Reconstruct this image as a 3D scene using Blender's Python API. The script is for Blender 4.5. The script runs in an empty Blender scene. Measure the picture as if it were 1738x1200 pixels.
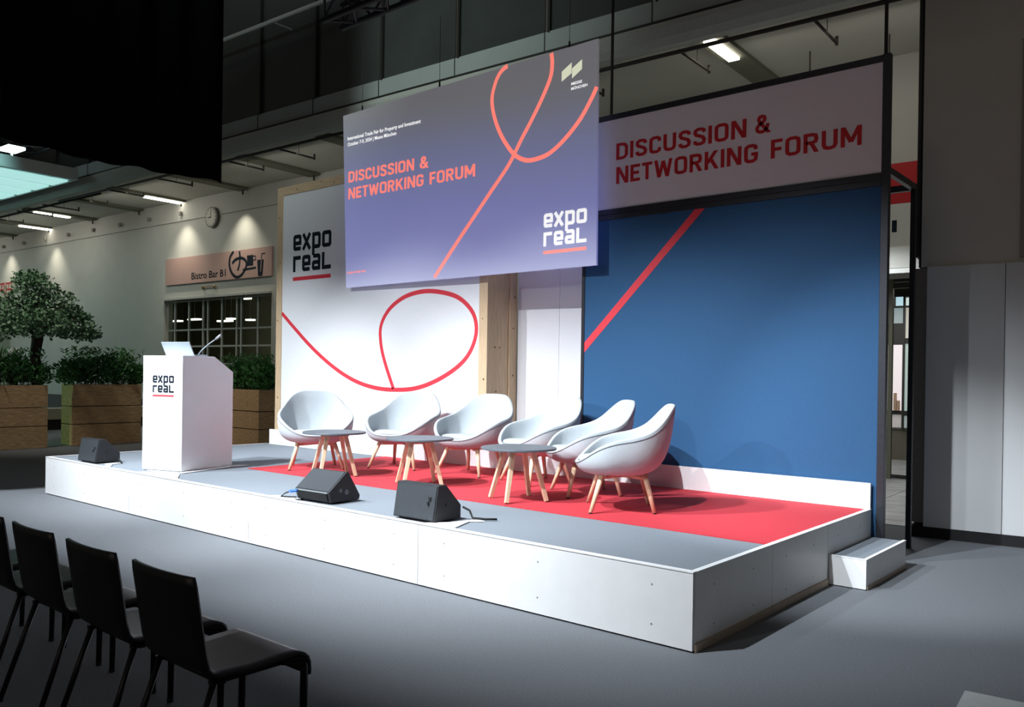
import bpy, bmesh, math, random
from mathutils import Vector, Matrix
random.seed(7)
S = bpy.context.scene
COL = S.collection
PI = math.pi

# ------------------------------------------------------------------ camera
def make_camera():
    yaw, pitch, roll, F = 0.693020, -0.003716, 0.014620, 1433.632
    f = Vector((-math.sin(yaw)*math.cos(pitch), math.cos(yaw)*math.cos(pitch), math.sin(pitch)))
    r = f.cross(Vector((0, 0, 1))).normalized(); u = r.cross(f)
    c, s = math.cos(roll), math.sin(roll)
    r, u = c*r + s*u, -s*r + c*u
    cd = bpy.data.cameras.new('camera'); co = bpy.data.objects.new('camera', cd); COL.objects.link(co)
    m = Matrix(((r.x, u.x, -f.x, 2.351885), (r.y, u.y, -f.y, -4.458899), (r.z, u.z, -f.z, 1.62), (0, 0, 0, 1)))
    co.matrix_world = m
    cd.sensor_width = 36.0; cd.sensor_fit = 'HORIZONTAL'
    cd.lens = F/1738*36; cd.shift_x = -11.3/1738; cd.shift_y = 40.3/1738
    cd.clip_start = 0.05; cd.clip_end = 200
    S.camera = co
make_camera()

# ------------------------------------------------------------------ world, exposure, stage lamps, added fills
S.view_settings.view_transform = 'Standard'; S.view_settings.look = 'None'
S.view_settings.exposure = 0.0; S.view_settings.gamma = 1.0; S.view_settings.use_curve_mapping = False
w = bpy.data.worlds.new('hall_air'); S.world = w; w.use_nodes = True
w.node_tree.nodes['Background'].inputs[0].default_value = (1.0, 0.93, 0.84, 1)
w.node_tree.nodes['Background'].inputs[1].default_value = 0.042

def spot(loc, aim, power, size, blend=0.4, color=(0.87, 0.94, 1.0), rad=0.10):
    ld = bpy.data.lights.new('spot_lamp', 'SPOT'); ld.energy = power; ld.spot_size = math.radians(size)
    ld.spot_blend = blend; ld.color = color; ld.shadow_soft_size = rad
    o = bpy.data.objects.new('spot_lamp', ld); COL.objects.link(o); o.location = loc
    o.rotation_euler = (Vector(aim) - Vector(loc)).to_track_quat('-Z', 'Y').to_euler()
    return o
def area(loc, aim, power, sx, sy, color=(1, .95, .85)):
    ld = bpy.data.lights.new('area_fill', 'AREA'); ld.energy = power; ld.shape = 'RECTANGLE'; ld.size = sx; ld.size_y = sy
    ld.color = color
    o = bpy.data.objects.new('area_fill', ld); COL.objects.link(o); o.location = loc
    o.rotation_euler = (Vector(aim) - Vector(loc)).to_track_quat('-Z', 'Y').to_euler()
    return o
for x, dx, p in ((-8.3, -.5, 3100), (-6.4, .5, 3200), (-4.3, 1.0, 3200), (-2.3, 1.2, 2500)):       # overhead truss row
    spot((x, -3.4, 6.2), (x+dx, 1.5, 0.45), p, 55, 0.85, rad=.05)
for x, dx in ((-8.4, -1.0), (-7.2, -.2), (-5.6, .4), (-4.2, .5), (-2.9, .6)):       # added steep wash, brightens the floor along the stage front
    spot((x, -2.2, 6.3), (x+dx, -.35, 0), 360, 30, 1.0)
spot((-0.5, -2.6, 6.2), (.20, 3.2, 0.3), 2100, 31, 0.7, rad=.05)
for x, p in ((-8.4, 1100), (-6.3, 1300), (-4.2, 1300), (-2.1, 1300), (-0.4, 700)):       # front of house row
    spot((max(x-1.6, -8.2), -8.5, 4.6), (x, 2.3, 0.9), p, 25, 1.0, rad=.06)
spot((-6.5, -2.5, 9.5), (-12.5, 7, 8.0), 1500, 95, 1.0, (.85, 1.0, .95), .5)  # added greenish spot that brightens the upper facade
area((1.5, -13, 8), (1.0, 5, 3), 70, 5, 3, (1, .88, .72))  # added warm fill from behind the camera for sign and right wall

# ------------------------------------------------------------------ materials
MAT = {}
def mat(name, col, rough=0.6, metal=0.0, noise=0.06, scale=30.0, bump=0.0, stretch=None, emit=None, estr=0.0, alpha=None, trans=0.0, col2=None):
    if name in MAT: return MAT[name]
    m = bpy.data.materials.new(name); m.use_nodes = True; nt = m.node_tree; b = nt.nodes['Principled BSDF']
    b.inputs['Roughness'].default_value = rough; b.inputs['Metallic'].default_value = metal
    tc = nt.nodes.new('ShaderNodeTexCoord'); mp = nt.nodes.new('ShaderNodeMapping')
    nt.links.new(tc.outputs['Object'], mp.inputs['Vector'])
    if stretch: mp.inputs['Scale'].default_value = stretch
    n = nt.nodes.new('ShaderNodeTexNoise'); n.inputs['Scale'].default_value = scale; n.inputs['Detail'].default_value = 4
    nt.links.new(mp.outputs['Vector'], n.inputs['Vector'])
    r = nt.nodes.new('ShaderNodeValToRGB')
    c2 = col2 if col2 else tuple(min(1, c*(1+noise)) for c in col)
    c1 = tuple(c*(1-noise) for c in col) if not col2 else col
    r.color_ramp.elements[0].position = 0.3; r.color_ramp.elements[1].position = 0.7
    r.color_ramp.elements[0].color = (*c1, 1); r.color_ramp.elements[1].color = (*c2, 1)
    nt.links.new(n.outputs['Fac'], r.inputs['Fac']); nt.links.new(r.outputs['Color'], b.inputs['Base Color'])
    if bump > 0:
        bp = nt.nodes.new('ShaderNodeBump'); bp.inputs['Strength'].default_value = bump; bp.inputs['Distance'].default_value = 0.01
        nt.links.new(n.outputs['Fac'], bp.inputs['Height']); nt.links.new(bp.outputs['Normal'], b.inputs['Normal'])
    if emit:
        b.inputs['Emission Color'].default_value = (*emit, 1); b.inputs['Emission Strength'].default_value = estr
    if trans: b.inputs['Transmission Weight'].default_value = trans; b.inputs['IOR'].default_value = 1.45
    if alpha is not None: b.inputs['Alpha'].default_value = alpha
    MAT[name] = m
    return m
def flat(name, col, rough=0.5, emit=None, estr=0.0): return mat(name, col, rough, noise=0.02, scale=5, emit=emit, estr=estr)

carpet = mat('hall_carpet', (0.145, 0.155, 0.170), 0.95, noise=0.16, scale=90, bump=0.25)
deck_carpet = mat('deck_carpet', (0.205, 0.232, 0.265), 0.95, noise=0.10, scale=140, bump=0.2)
red_m = mat('red_carpet_pile', (0.54, 0.030, 0.045), 0.95, noise=0.10, scale=140, bump=0.2)
white_board = mat('white_melamine', (0.80, 0.80, 0.80), 0.38, noise=0.02, scale=8)
white_edge = mat('white_edge', (0.88, 0.88, 0.88), 0.4, noise=0.02)
screwm = flat('screw_steel', (0.25, 0.24, 0.22), 0.4)
lectern_m = mat('lectern_white', (0.84, 0.84, 0.85), 0.35, noise=0.015, scale=6)
pine = mat('pine_board', (0.60, 0.44, 0.28), 0.55, noise=0.14, scale=9, stretch=(6, 6, 0.5), bump=0.05)
pine_h = mat('pine_board_level', (0.60, 0.44, 0.28), 0.55, noise=0.14, scale=9, stretch=(0.5, 6, 6), bump=0.05)
knot_m = flat('pine_knot', (0.16, 0.08, 0.04), 0.6)
oak = mat('oak_leg', (0.72, 0.54, 0.36), 0.5, noise=0.12, scale=20, stretch=(4, 4, 0.4))
print_white = mat('printed_fabric_white', (0.80, 0.81, 0.84), 0.7, noise=0.015, scale=40)
print_blue = mat('printed_fabric_blue', (0.011, 0.075, 0.185), 0.75, noise=0.05, scale=60)
print_red = flat('printed_red', (0.72, 0.035, 0.055), 0.6)
sign_red = flat('sign_letter_red', (0.55, 0.010, 0.018), 0.6)
ink = flat('dark_ink', (0.010, 0.016, 0.026), 0.6)
ink.node_tree.nodes['Principled BSDF'].inputs['Specular IOR Level'].default_value = 0.1
frame_m = mat('dark_aluminium', (0.045, 0.047, 0.056), 0.38, 0.6, noise=0.08)
steel_black = mat('black_steel', (0.012, 0.012, 0.014), 0.5, noise=0.1)
fabric = mat('felt_light_grey', (0.47, 0.51, 0.54), 0.95, noise=0.11, scale=260, bump=0.25)
fabric_edge = mat('felt_piping', (0.13, 0.15, 0.17), 0.9, noise=0.1)
table_m = mat('table_grey_laminate', (0.11, 0.125, 0.145), 0.45, noise=0.05)
speaker_m = mat('speaker_black', (0.012, 0.013, 0.016), 0.55, noise=0.2, scale=200, bump=0.2)
grille_m = mat('speaker_grille', (0.040, 0.046, 0.054), 0.5, 0.3, noise=0.4, scale=320, bump=0.5)
blue_plastic = flat('blue_plastic', (0.03, 0.16, 0.65), 0.35)
chair_black = mat('black_chair_shell', (0.014, 0.015, 0.018), 0.42, noise=0.15, scale=120, bump=0.05)
chair_leg = mat('black_chair_leg', (0.010, 0.010, 0.012), 0.35, 0.3, noise=0.1)
rubber = flat('black_rubber', (0.008, 0.008, 0.009), 0.8)
plaster = mat('hall_plaster', (0.52, 0.52, 0.48), 0.85, noise=0.03, scale=2.0)
plaster_r = mat('right_wall_panel', (0.62, 0.58, 0.52), 0.7, noise=0.03, scale=2.0)
plaster_low = mat('right_wall_low_panel', (0.66, 0.67, 0.68), 0.6, noise=0.02, scale=2.0)
wall_dark = flat('dark_wainscot', (0.10, 0.10, 0.10), 0.7)
soffit = mat('soffit_paint', (0.55, 0.55, 0.49), 0.85, noise=0.03, scale=1.5)
fascia = mat('fascia_panel', (0.42, 0.47, 0.46), 0.55, noise=0.03, scale=2)
glass_dark = mat('dark_glazing', (0.060, 0.068, 0.066), 0.22, noise=0.12, scale=1.2)
mullion = flat('mullion_dark', (0.02, 0.02, 0.018), 0.5)
pipe_m = flat('dark_pipe', (0.03, 0.026, 0.022), 0.6)
rib_m = mat('light_channel', (0.16, 0.165, 0.12), 0.7, noise=0.05)
drape_m = mat('black_molton', (0.0012, 0.0012, 0.0014), 1.0, noise=0.1)
drape_m.node_tree.nodes['Principled BSDF'].inputs['Specular IOR Level'].default_value = 0.0
tube_m = mat('lit_tube', (1, 1, 1), 0.5, emit=(1.0, 0.93, 0.80), estr=9)
planter_m = mat('planter_pine', (0.52, 0.34, 0.18), 0.75, noise=0.3, scale=7, stretch=(1.2, 1.2, 9), bump=0.2)
soil_m = mat('dark_soil', (0.02, 0.015, 0.01), 1.0, noise=0.3)
leaf_a = mat('shrub_leaf', (0.03, 0.12, 0.03), 0.5, noise=0.5, scale=3, col2=(0.08, 0.26, 0.07))
leaf_b = mat('tree_leaf', (0.07, 0.17, 0.08), 0.5, noise=0.5, scale=3, col2=(0.24, 0.40, 0.24))
bark = mat('dark_bark', (0.035, 0.022, 0.018), 0.9, noise=0.3, scale=12, bump=0.6)
bistro_m = mat('bistro_board', (0.50, 0.32, 0.28), 0.7, noise=0.03)
silver = mat('laptop_silver', (0.36, 0.42, 0.47), 0.45, 0.2, noise=0.03)
whitepaint = flat('white_paint', (0.75, 0.78, 0.75), 0.5)
frame_white = flat('window_frame_paint', (0.45, 0.46, 0.43), 0.5)
tape_m = mat('white_tape', (0.88, 0.88, 0.88), 0.5, noise=0.03)
redboard = flat('red_board', (0.42, 0.006, 0.010), 0.6)
signwhite = flat('wayfinding_white', (0.55, 0.56, 0.52), 0.6)
cyan_lit = mat('canopy_panel', (0.60, 0.66, 0.66), 0.6, noise=0.03)
tile_m = mat('stone_tile', (0.33, 0.34, 0.34), 0.4, noise=0.25, scale=3)
tile_joint = flat('tile_joint', (0.10, 0.10, 0.10), 0.8)
def glass_mat():
    m = bpy.data.materials.new('window_glass'); m.use_nodes = True; nt = m.node_tree
    nt.nodes.remove(nt.nodes['Principled BSDF'])
    g = nt.nodes.new('ShaderNodeBsdfGlossy'); g.inputs['Roughness'].default_value = 0.03
    t = nt.nodes.new('ShaderNodeBsdfTransparent'); t.inputs[0].default_value = (0.75, 0.82, 0.78, 1)
    mx = nt.nodes.new('ShaderNodeMixShader'); mx.inputs[0].default_value = 0.06
    nt.links.new(t.outputs[0], mx.inputs[1]); nt.links.new(g.outputs[0], mx.inputs[2])
    nt.links.new(mx.outputs[0], nt.nodes['Material Output'].inputs[0])
    return m
glass = glass_mat()

# ------------------------------------------------------------------ helpers
def bx(bm, x0, x1, y0, y1, z0, z1, M=None):
    vs = [Vector((x, y, z)) for x in (x0, x1) for y in (y0, y1) for z in (z0, z1)]
    if M: vs = [M @ v for v in vs]
    v = [bm.verts.new(p) for p in vs]
    for f in ((0, 1, 3, 2), (4, 6, 7, 5), (0, 4, 5, 1), (2, 3, 7, 6), (0, 2, 6, 4), (1, 5, 7, 3)):
        bm.faces.new([v[i] for i in f])
def tube(bm, p0, p1, r0, r1=None, n=10, cap=True):
    r1 = r0 if r1 is None else r1
    p0, p1 = Vector(p0), Vector(p1); d = (p1-p0).normalized()
    a = d.cross(Vector((0, 0, 1)) if abs(d.z) < 0.95 else Vector((1, 0, 0))).normalized(); b = d.cross(a)
    R0 = [bm.verts.new(p0 + r0*(math.cos(t)*a + math.sin(t)*b)) for t in [2*PI*k/n for k in range(n)]]
    R1 = [bm.verts.new(p1 + r1*(math.cos(t)*a + math.sin(t)*b)) for t in [2*PI*k/n for k in range(n)]]
    for k in range(n): bm.faces.new((R0[k], R0[(k+1) % n], R1[(k+1) % n], R1[k]))
    if cap: bm.faces.new(R0[::-1]); bm.faces.new(R1)
def path_tube(bm, pts, r, n=8, closed=False):
    pts = [Vector(p) for p in pts]; rings = []; N = len(pts)
    for i, p in enumerate(pts):
        a = pts[(i-1) % N] if (closed or i > 0) else p; b = pts[(i+1) % N] if (closed or i < N-1) else p
        d = (b-a).normalized()
        s = d.cross(Vector((0, 0, 1)) if abs(d.z) < 0.95 else Vector((1, 0, 0))).normalized(); t = d.cross(s)
        rr = r[i] if isinstance(r, (list, tuple)) else r
        rings.append([bm.verts.new(p + rr*(math.cos(2*PI*k/n)*s + math.sin(2*PI*k/n)*t)) for k in range(n)])
    for i in range(N if closed else N-1):
        A, B = rings[i], rings[(i+1) % N]
        for k in range(n): bm.faces.new((A[k], A[(k+1) % n], B[(k+1) % n], B[k]))
    if not closed: bm.faces.new(rings[0][::-1]); bm.faces.new(rings[-1])
def prism(bm, poly, x0, x1):           # polygon in (y, z) swept along x
    A = [bm.verts.new((x0, y, z)) for y, z in poly]; B = [bm.verts.new((x1, y, z)) for y, z in poly]
    n = len(poly)
    for k in range(n): bm.faces.new((A[k], B[k], B[(k+1) % n], A[(k+1) % n]))
    bm.faces.new(A[::-1]); bm.faces.new(B)
def obj(name, bm, m, parent=None, smooth=False, bevel=0.0, loc=None, rotz=0.0):
    bmesh.ops.recalc_face_normals(bm, faces=bm.faces)
    me = bpy.data.meshes.new(name); bm.to_mesh(me); bm.free(); me.materials.append(m)
    if smooth:
        for p in me.polygons: p.use_smooth = True
    o = bpy.data.objects.new(name, me); COL.objects.link(o)
    if parent: o.parent = parent
    if loc: o.location = loc
    if rotz: o.rotation_euler = (0, 0, rotz)
    if bevel:
        b = o.modifiers.new('bevel', 'BEVEL'); b.width = bevel; b.segments = 2; b.limit_method = 'ANGLE'
    return o
def box(name, d, m, parent=None, bevel=0.0, loc=None, rotz=0.0):
    bm = bmesh.new(); bx(bm, *d); return obj(name, bm, m, parent, bevel=bevel, loc=loc, rotz=rotz)
def tag(o, label, cat, group=None, kind=None):
    o['label'] = label; o['category'] = cat
    if group: o['group'] = group
    if kind: o['kind'] = kind
    return o
def thing(name, label, cat, loc=(0, 0, 0), rotz=0.0, group=None):
    o = bpy.data.objects.new(name, None); COL.objects.link(o); o.empty_display_size = 0.2
    o.location = loc; o.rotation_euler = (0, 0, rotz)
    return tag(o, label, cat, group)
def struct(name, loc=(0, 0, 0), rotz=0.0):
    o = bpy.data.objects.new(name, None); COL.objects.link(o); o.location = loc; o.rotation_euler = (0, 0, rotz); o['kind'] = 'structure'
    return o
def copy_tree(o, parent=None):
    c = o.copy(); COL.objects.link(c); c.parent = parent
    for ch in [k for k in bpy.data.objects if k.parent == o]: copy_tree(ch, c)
    return c

# flat print on a vertical plane: local x to the right, z up, printed face towards -y
def ribbon(bm, pts, wd, y=0.0, th=0.002, smooth=True, closed=False):
    P = [Vector((a, b)) for a, b in pts]
    if smooth:
        Q = []
        N = len(P)
        for i in range(N-1):
            p0 = P[max(i-1, 0)]; p1 = P[i]; p2 = P[i+1]; p3 = P[min(i+2, N-1)]
            for k in range(6):
                t = k/6
                Q.append(0.5*((2*p1)+(-p0+p2)*t+(2*p0-5*p1+4*p2-p3)*t*t+(-p0+3*p1-3*p2+p3)*t**3))
        Q.append(P[-1]); P = Q
    N = len(P); L = []; R = []
    for i in range(N):
        a = P[(i-1) % N] if (closed or i > 0) else None; b = P[(i+1) % N] if (closed or i < N-1) else None
        d1 = (P[i]-a).normalized() if a is not None else None; d2 = (b-P[i]).normalized() if b is not None else None
        if d1 is None: d1 = d2
        if d2 is None: d2 = d1
        n1 = Vector((-d1.y, d1.x)); n2 = Vector((-d2.y, d2.x)); m = (n1+n2)
        m = n1 if m.length < 1e-4 else m.normalized()
        k = (wd/2)/max(0.35, m.dot(n1))
        L.append(P[i]+m*k); R.append(P[i]-m*k)
    def vv(p, yy): return bm.verts.new((p.x, yy, p.y))
    Lf = [vv(p, y-th) for p in L]; Rf = [vv(p, y-th) for p in R]; Lb = [vv(p, y) for p in L]; Rb = [vv(p, y) for p in R]
    for i in range(N if closed else N-1):
        j = (i+1) % N
        bm.faces.new((Lf[i], Lf[j], Rf[j], Rf[i])); bm.faces.new((Lb[i], Rb[i], Rb[j], Lb[j]))
        bm.faces.new((Lf[i], Lb[i], Lb[j], Lf[j])); bm.faces.new((Rf[i], Rf[j], Rb[j], Rb[i]))
    if not closed:
        for k in (0, -1): bm.faces.new((Lf[k], Rf[k], Rb[k], Lb[k]))
def poly_plate(bm, pts, y=0.0, th=0.002):
    A = [bm.verts.new((a, y-th, b)) for a, b in pts]; B = [bm.verts.new((a, y, b)) for a, b in pts]; n = len(pts)
    bm.faces.new(A); bm.faces.new(B[::-1])
    for k in range(n): bm.faces.new((A[k], B[k], B[(k+1) % n], A[(k+1) % n]))
CAPH = {}
def text(name, s, x0, x1, z0, cap, m, parent, y=0.0, bold=0.02, th=0.002, zend=None):
    def mk(body, off):
        cu = bpy.data.curves.new('t', 'FONT'); cu.body = body; cu.size = 1; cu.offset = off; cu.resolution_u = 3
        o = bpy.data.objects.new('t', cu); COL.objects.link(o)
        dg = bpy.context.evaluated_depsgraph_get(); dg.update()
        me = bpy.data.meshes.new_from_object(o.evaluated_get(dg)); bpy.data.objects.remove(o); bpy.data.curves.remove(cu)
        return me
    if bold not in CAPH:
        h = mk('H', bold); ys = [v.co.y for v in h.vertices]; CAPH[bold] = (min(ys), max(ys))
    b0, b1 = CAPH[bold]
    me = mk(s, bold); xs = [v.co.x for v in me.vertices]; a, b = min(xs), max(xs)
    zend = z0 if zend is None else zend
    for v in me.vertices:
        fx = (v.co.x-a)/(b-a)
        v.co = Vector((x0+fx*(x1-x0), y-th, z0+fx*(zend-z0)+(v.co.y-b0)/(b1-b0)*cap))
    bm = bmesh.new(); bm.from_mesh(me); bpy.data.meshes.remove(me)
    bmesh.ops.remove_doubles(bm, verts=bm.verts, dist=1e-5)
    r = bmesh.ops.extrude_face_region(bm, geom=list(bm.faces))
    for v in [g for g in r['geom'] if isinstance(g, bmesh.types.BMVert)]: v.co.y += th
    o = obj(name, bm, m, parent); o['kind'] = 'stuff'
    return o
GL = {
 'D': (.66, [([(.09, .09), (.09, .91), (.34, .91), (.48, .87), (.57, .74), (.57, .26), (.48, .13), (.34, .09)], 1)]),
 'I': (.18, [([(.09, 0), (.09, 1)], 0)]),
 'S': (.62, [([(.54, .72), (.51, .85), (.40, .91), (.22, .91), (.11, .84), (.09, .71), (.15, .60), (.31, .53), (.47, .45), (.54, .31), (.51, .15), (.40, .09), (.21, .09), (.11, .15), (.08, .28)], 0)]),
 'C': (.63, [([(.55, .68), (.53, .84), (.42, .91), (.22, .91), (.11, .84), (.09, .70), (.09, .30), (.11, .16), (.22, .09), (.42, .09), (.53, .16), (.55, .32)], 0)]),
 'G': (.65, [([(.55, .70), (.53, .84), (.42, .91), (.22, .91), (.11, .84), (.09, .70), (.09, .30), (.11, .16), (.22, .09), (.42, .09), (.53, .16), (.56, .30), (.56, .46), (.34, .46)], 0)]),
 'U': (.66, [([(.09, 1), (.09, .28), (.14, .14), (.26, .09), (.40, .09), (.52, .14), (.57, .28), (.57, 1)], 0)]),
 'O': (.67, [([(.22, .09), (.11, .16), (.09, .30), (.09, .70), (.11, .84), (.22, .91), (.45, .91), (.56, .84), (.58, .70), (.58, .30), (.56, .16), (.45, .09)], 1)]),
 'N': (.70, [([(.09, 0), (.09, 1)], 0), ([(.61, 0), (.61, 1)], 0), ([(.06, 1.08), (.64, -.08)], 0)]),
 'E': (.54, [([(.54, .91), (.09, .91), (.09, .09), (.54, .09)], 0), ([(.1, .51), (.48, .51)], 0)]),
 'F': (.52, [([(.52, .91), (.09, .91), (.09, 0)], 0), ([(.1, .48), (.47, .48)], 0)]),
 'T': (.56, [([(0, .91), (.56, .91)], 0), ([(.28, 0), (.28, .9)], 0)]),
 'W': (.96, [([(.07, 1.05), (.27, -.05)], 0), ([(.25, -.05), (.48, .92)], 0), ([(.48, .92), (.71, -.05)], 0), ([(.69, -.05), (.89, 1.05)], 0)]),
 'R': (.65, [([(.09, 0), (.09, .91), (.38, .91), (.51, .86), (.55, .70), (.51, .55), (.38, .50), (.1, .50)], 0), ([(.32, .52), (.58, -.06)], 0)]),
 'K': (.68, [([(.09, 0), (.09, 1)], 0), ([(.14, .36), (.60, 1.06)], 0), ([(.28, .62), (.63, -.06)], 0)]),
 'M': (.84, [([(.09, 0), (.09, 1)], 0), ([(.75, 0), (.75, 1)], 0), ([(.08, 1.02), (.42, .22)], 0), ([(.42, .22), (.76, 1.02)], 0)]),
 '&': (.74, [([(.74, -.05), (.22, .62), (.17, .76), (.22, .88), (.35, .92), (.46, .86), (.48, .74), (.42, .62), (.18, .46), (.09, .32), (.11, .17), (.24, .09), (.40, .09), (.54, .18), (.62, .36), (.64, .50)], 0)]),
}
def caps(name, s, x0, x1, z0, cap, m, parent, y=0.0, wd=.175, th=.002, zend=None):
    # bold squared capitals drawn as strokes, every letter a mesh of its own
    gap = .115; tot = -gap
    for c in s: tot += (.30 if c == ' ' else GL[c][0]) + gap
    k = (x1-x0)/tot; x = 0; zend = z0 if zend is None else zend
    for c in s:
        if c == ' ': x += .30+gap; continue
        g = GL[c]; bm = bmesh.new()
        for i, (pts, cl) in enumerate(g[1]): ribbon(bm, pts, wd, 0, .012+.0004*i, smooth=False, closed=bool(cl))
        for co, no in (((0, 0, 0), (0, 0, -1)), ((0, 0, 1), (0, 0, 1))):
            bmesh.ops.bisect_plane(bm, geom=list(bm.verts)+list(bm.edges)+list(bm.faces), plane_co=co, plane_no=no, clear_outer=True)
        for v in bm.verts:
            lx = (x+v.co.x)*k
            v.co = Vector((x0+lx, y+v.co.y/.012*th, z0+(zend-z0)*lx/(x1-x0)+v.co.z*cap))
        o = obj(name, bm, m, parent)
        x += g[0]+gap
def logo(parent, x0, z0, u, m_ink, m_bar, y=0.0, names=('lettering', 'underline_bar'), sx=1.0):
    # two lines of squared letters with a bar below, u = width of one letter cell
    s = 0.295
    def st(off, row, *strokes):
        bm = bmesh.new()
        for i, (pts, cl) in enumerate(strokes): ribbon(bm, [(x0+(off+a)*u*sx, z0+(row+b)*u) for a, b in pts], s*u, y, .002+.0003*i, smooth=False, closed=cl)
        obj('letter', bm, m_ink, parent)
    r1, r2 = 1.62, 0.0
    E_ = [(.92, .14), (.22, .14), (.14, .22), (.14, .98), (.22, 1.06), (.78, 1.06), (.86, .98), (.86, .55), (.26, .55)]
    st(0, r1, (E_, False))
    st(1.15, r1, ([(.08, 1.2), (.92, 0)], False), ([(.92, 1.2), (.08, 0)], False))
    st(2.35, r1, ([(.14, -.50), (.14, 1.06), (.78, 1.06), (.86, .98), (.86, .22), (.78, .14), (.26, .14)], False))
    st(3.55, r1, ([(.22, .14), (.14, .22), (.14, .98), (.22, 1.06), (.84, 1.06), (.92, .98), (.92, .22), (.84, .14)], True))
    st(0, r2, ([(.14, 0), (.14, 1.06), (.94, 1.06)], False))
    st(1.15, r2, (E_, False))
    st(2.35, r2, ([(.14, 1.06), (.78, 1.06), (.86, .98), (.86, .14), (.22, .14), (.14, .22), (.14, .50), (.22, .58), (.74, .58)], False))
    st(3.55, r2, ([(.14, 1.25), (.14, .14), (1.05, .14)], False))
    bm = bmesh.new(); poly_plate(bm, [(x0, z0-.39*u), (x0+4.6*u*sx, z0-.39*u), (x0+4.6*u*sx, z0-.67*u), (x0, z0-.67*u)], y)
    obj('underline_bar', bm, m_bar, parent)

H = 0.47                       # stage height
WA = math.atan(0.042)          # the hall building is turned slightly against the stage
def hall(s, d, z=0.0):
    c, n = math.cos(WA), math.sin(WA); return Vector((s*c - d*n, s*n + d*c, z))

# ------------------------------------------------------------------ floor, hall shell
fl = box('floor', (-50, 12, -14, 10.2, -0.05, 0), carpet); fl['kind'] = 'structure'
tf = struct('floor', hall(0, 0), WA)
bm = bmesh.new()
for i in range(10):
    for j in range(26):
        x = -8 + i*0.9; y = 5.45 + j*0.32
        bx(bm, x+.006, x+.894, y+.006, y+.314, 0.0, 0.006+random.random()*0.002)
t = obj('tile_paving', bm, tile_m, tf); t['kind'] = 'stuff'
box('tile_bed', (-8, 1, 5.45, 13.8, 0.0, 0.003), tile_joint, tf)

wb = struct('wall_back', hall(0, 0), WA)
for a, b, z0, z1 in ((-46, -23.16, 0, 7), (-17.63, -2.6, 0, 7), (0.9, 6, 0, 7), (-23.16, -17.63, 3.84, 7), (-2.6, 0.9, 3.25, 7)):
    box('wall_section', (a, b, 10, 10.3, z0, z1), plaster, wb)
box('wainscot', (-46, -23.16, 9.97, 9.999, 0.12, 0.62), wall_dark, wb)
box('wall_band', (-46, -17.0, 9.97, 9.998, 6.225, 6.24), mat('band_grey', (.33, .33, .30), .8), wb)
box('pilaster', (-36.5, -34.6, 9.7, 9.999, 0, 4.4), mat('greenish_column', (.35, .40, .30), .7), wb)
box('floor_strip', (-46, -23.16, 9.95, 9.999, 0.0, 0.12), flat('pale_skirting', (.35, .34, .30), .6), wb)
for k in range(8):
    box('wall_anchor', (-35.2+k*1.85, -35.1+k*1.85, 9.9, 9.97, 6.40, 6.52), mat('anchor_grey', (.28, .28, .25), .8), wb)

ce = struct('ceiling', hall(0, 0), WA)
box('soffit_slab', (-46, 6, 7.05, 10.0, 6.86, 7.0), soffit, ce)
tr = struct('trim_1', hall(0, 0), WA)
bm = bmesh.new()
pr = [(6.96, 7.0), (6.88, 6.97), (6.86, 6.88), (6.90, 6.74), (6.98, 6.64), (7.1, 6.62), (7.1, 7.0)]
prism(bm, pr, -46, 6); obj('edge_beam', bm, mat('edge_beam_paint', (.52, .54, .50), .6), tr)
bm = bmesh.new(); bx(bm, -46, 6, 6.90, 6.99, 6.985, 7.02); obj('shadow_gap', bm, mullion, tr)

up = struct('wall_upper', hall(0, 0), WA)
ms = [-46, -38, -34, -30, -28, -26, -24, -22, -20, -18, -16.05, -14.12, -12.2, -10.2, -8.2, -6.18, -4.15, -2.2, -0.2, 1.8, 6]
for a, b in zip(ms[:-1], ms[1:]):
    box('fascia_panel', (a+.008, b-.008, 6.985, 7.03, 7.025, 7.375), fascia, up)
    box('glass_pane', (a+.03, b-.03, 7.03, 7.05, 7.39, 10.9), glass_dark, up)
for a in ms[1:-1]:
    box('mullion', (a+.06, a+.105, 6.97, 7.03, 7.36, 10.9), mullion, up)
    box('joint_rail', (a-.008, a+.008, 6.975, 6.99, 6.99, 7.40), mullion, up)
box('ledge', (-46, 6, 7.03, 7.15, 7.37, 7.392), fascia, up)
wl = box('wall_left', (-50.2, -50, -14, 12, 0, 14), mat('dark_far_wall', (.10, .085, .07), .9)); wl['kind'] = 'structure'

# handrail bar in front of the glazing
t = thing('handrail', 'pale horizontal round bar running in front of the dark upper glazing', 'rail', hall(-13, 6.5, 0), WA)
bm = bmesh.new(); tube(bm, (-10, 0, 9.04), (9, 0, 9.04), 0.045); obj('rail_bar', bm, whitepaint, t, True)
bm = bmesh.new()
bm.free()
for s in (-8, -4, 0, 4, 8):
    bm = bmesh.new(); tube(bm, (s, 0, 9.04), (s, .54, 9.04), 0.02); obj('bracket', bm, whitepaint, t)

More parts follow.
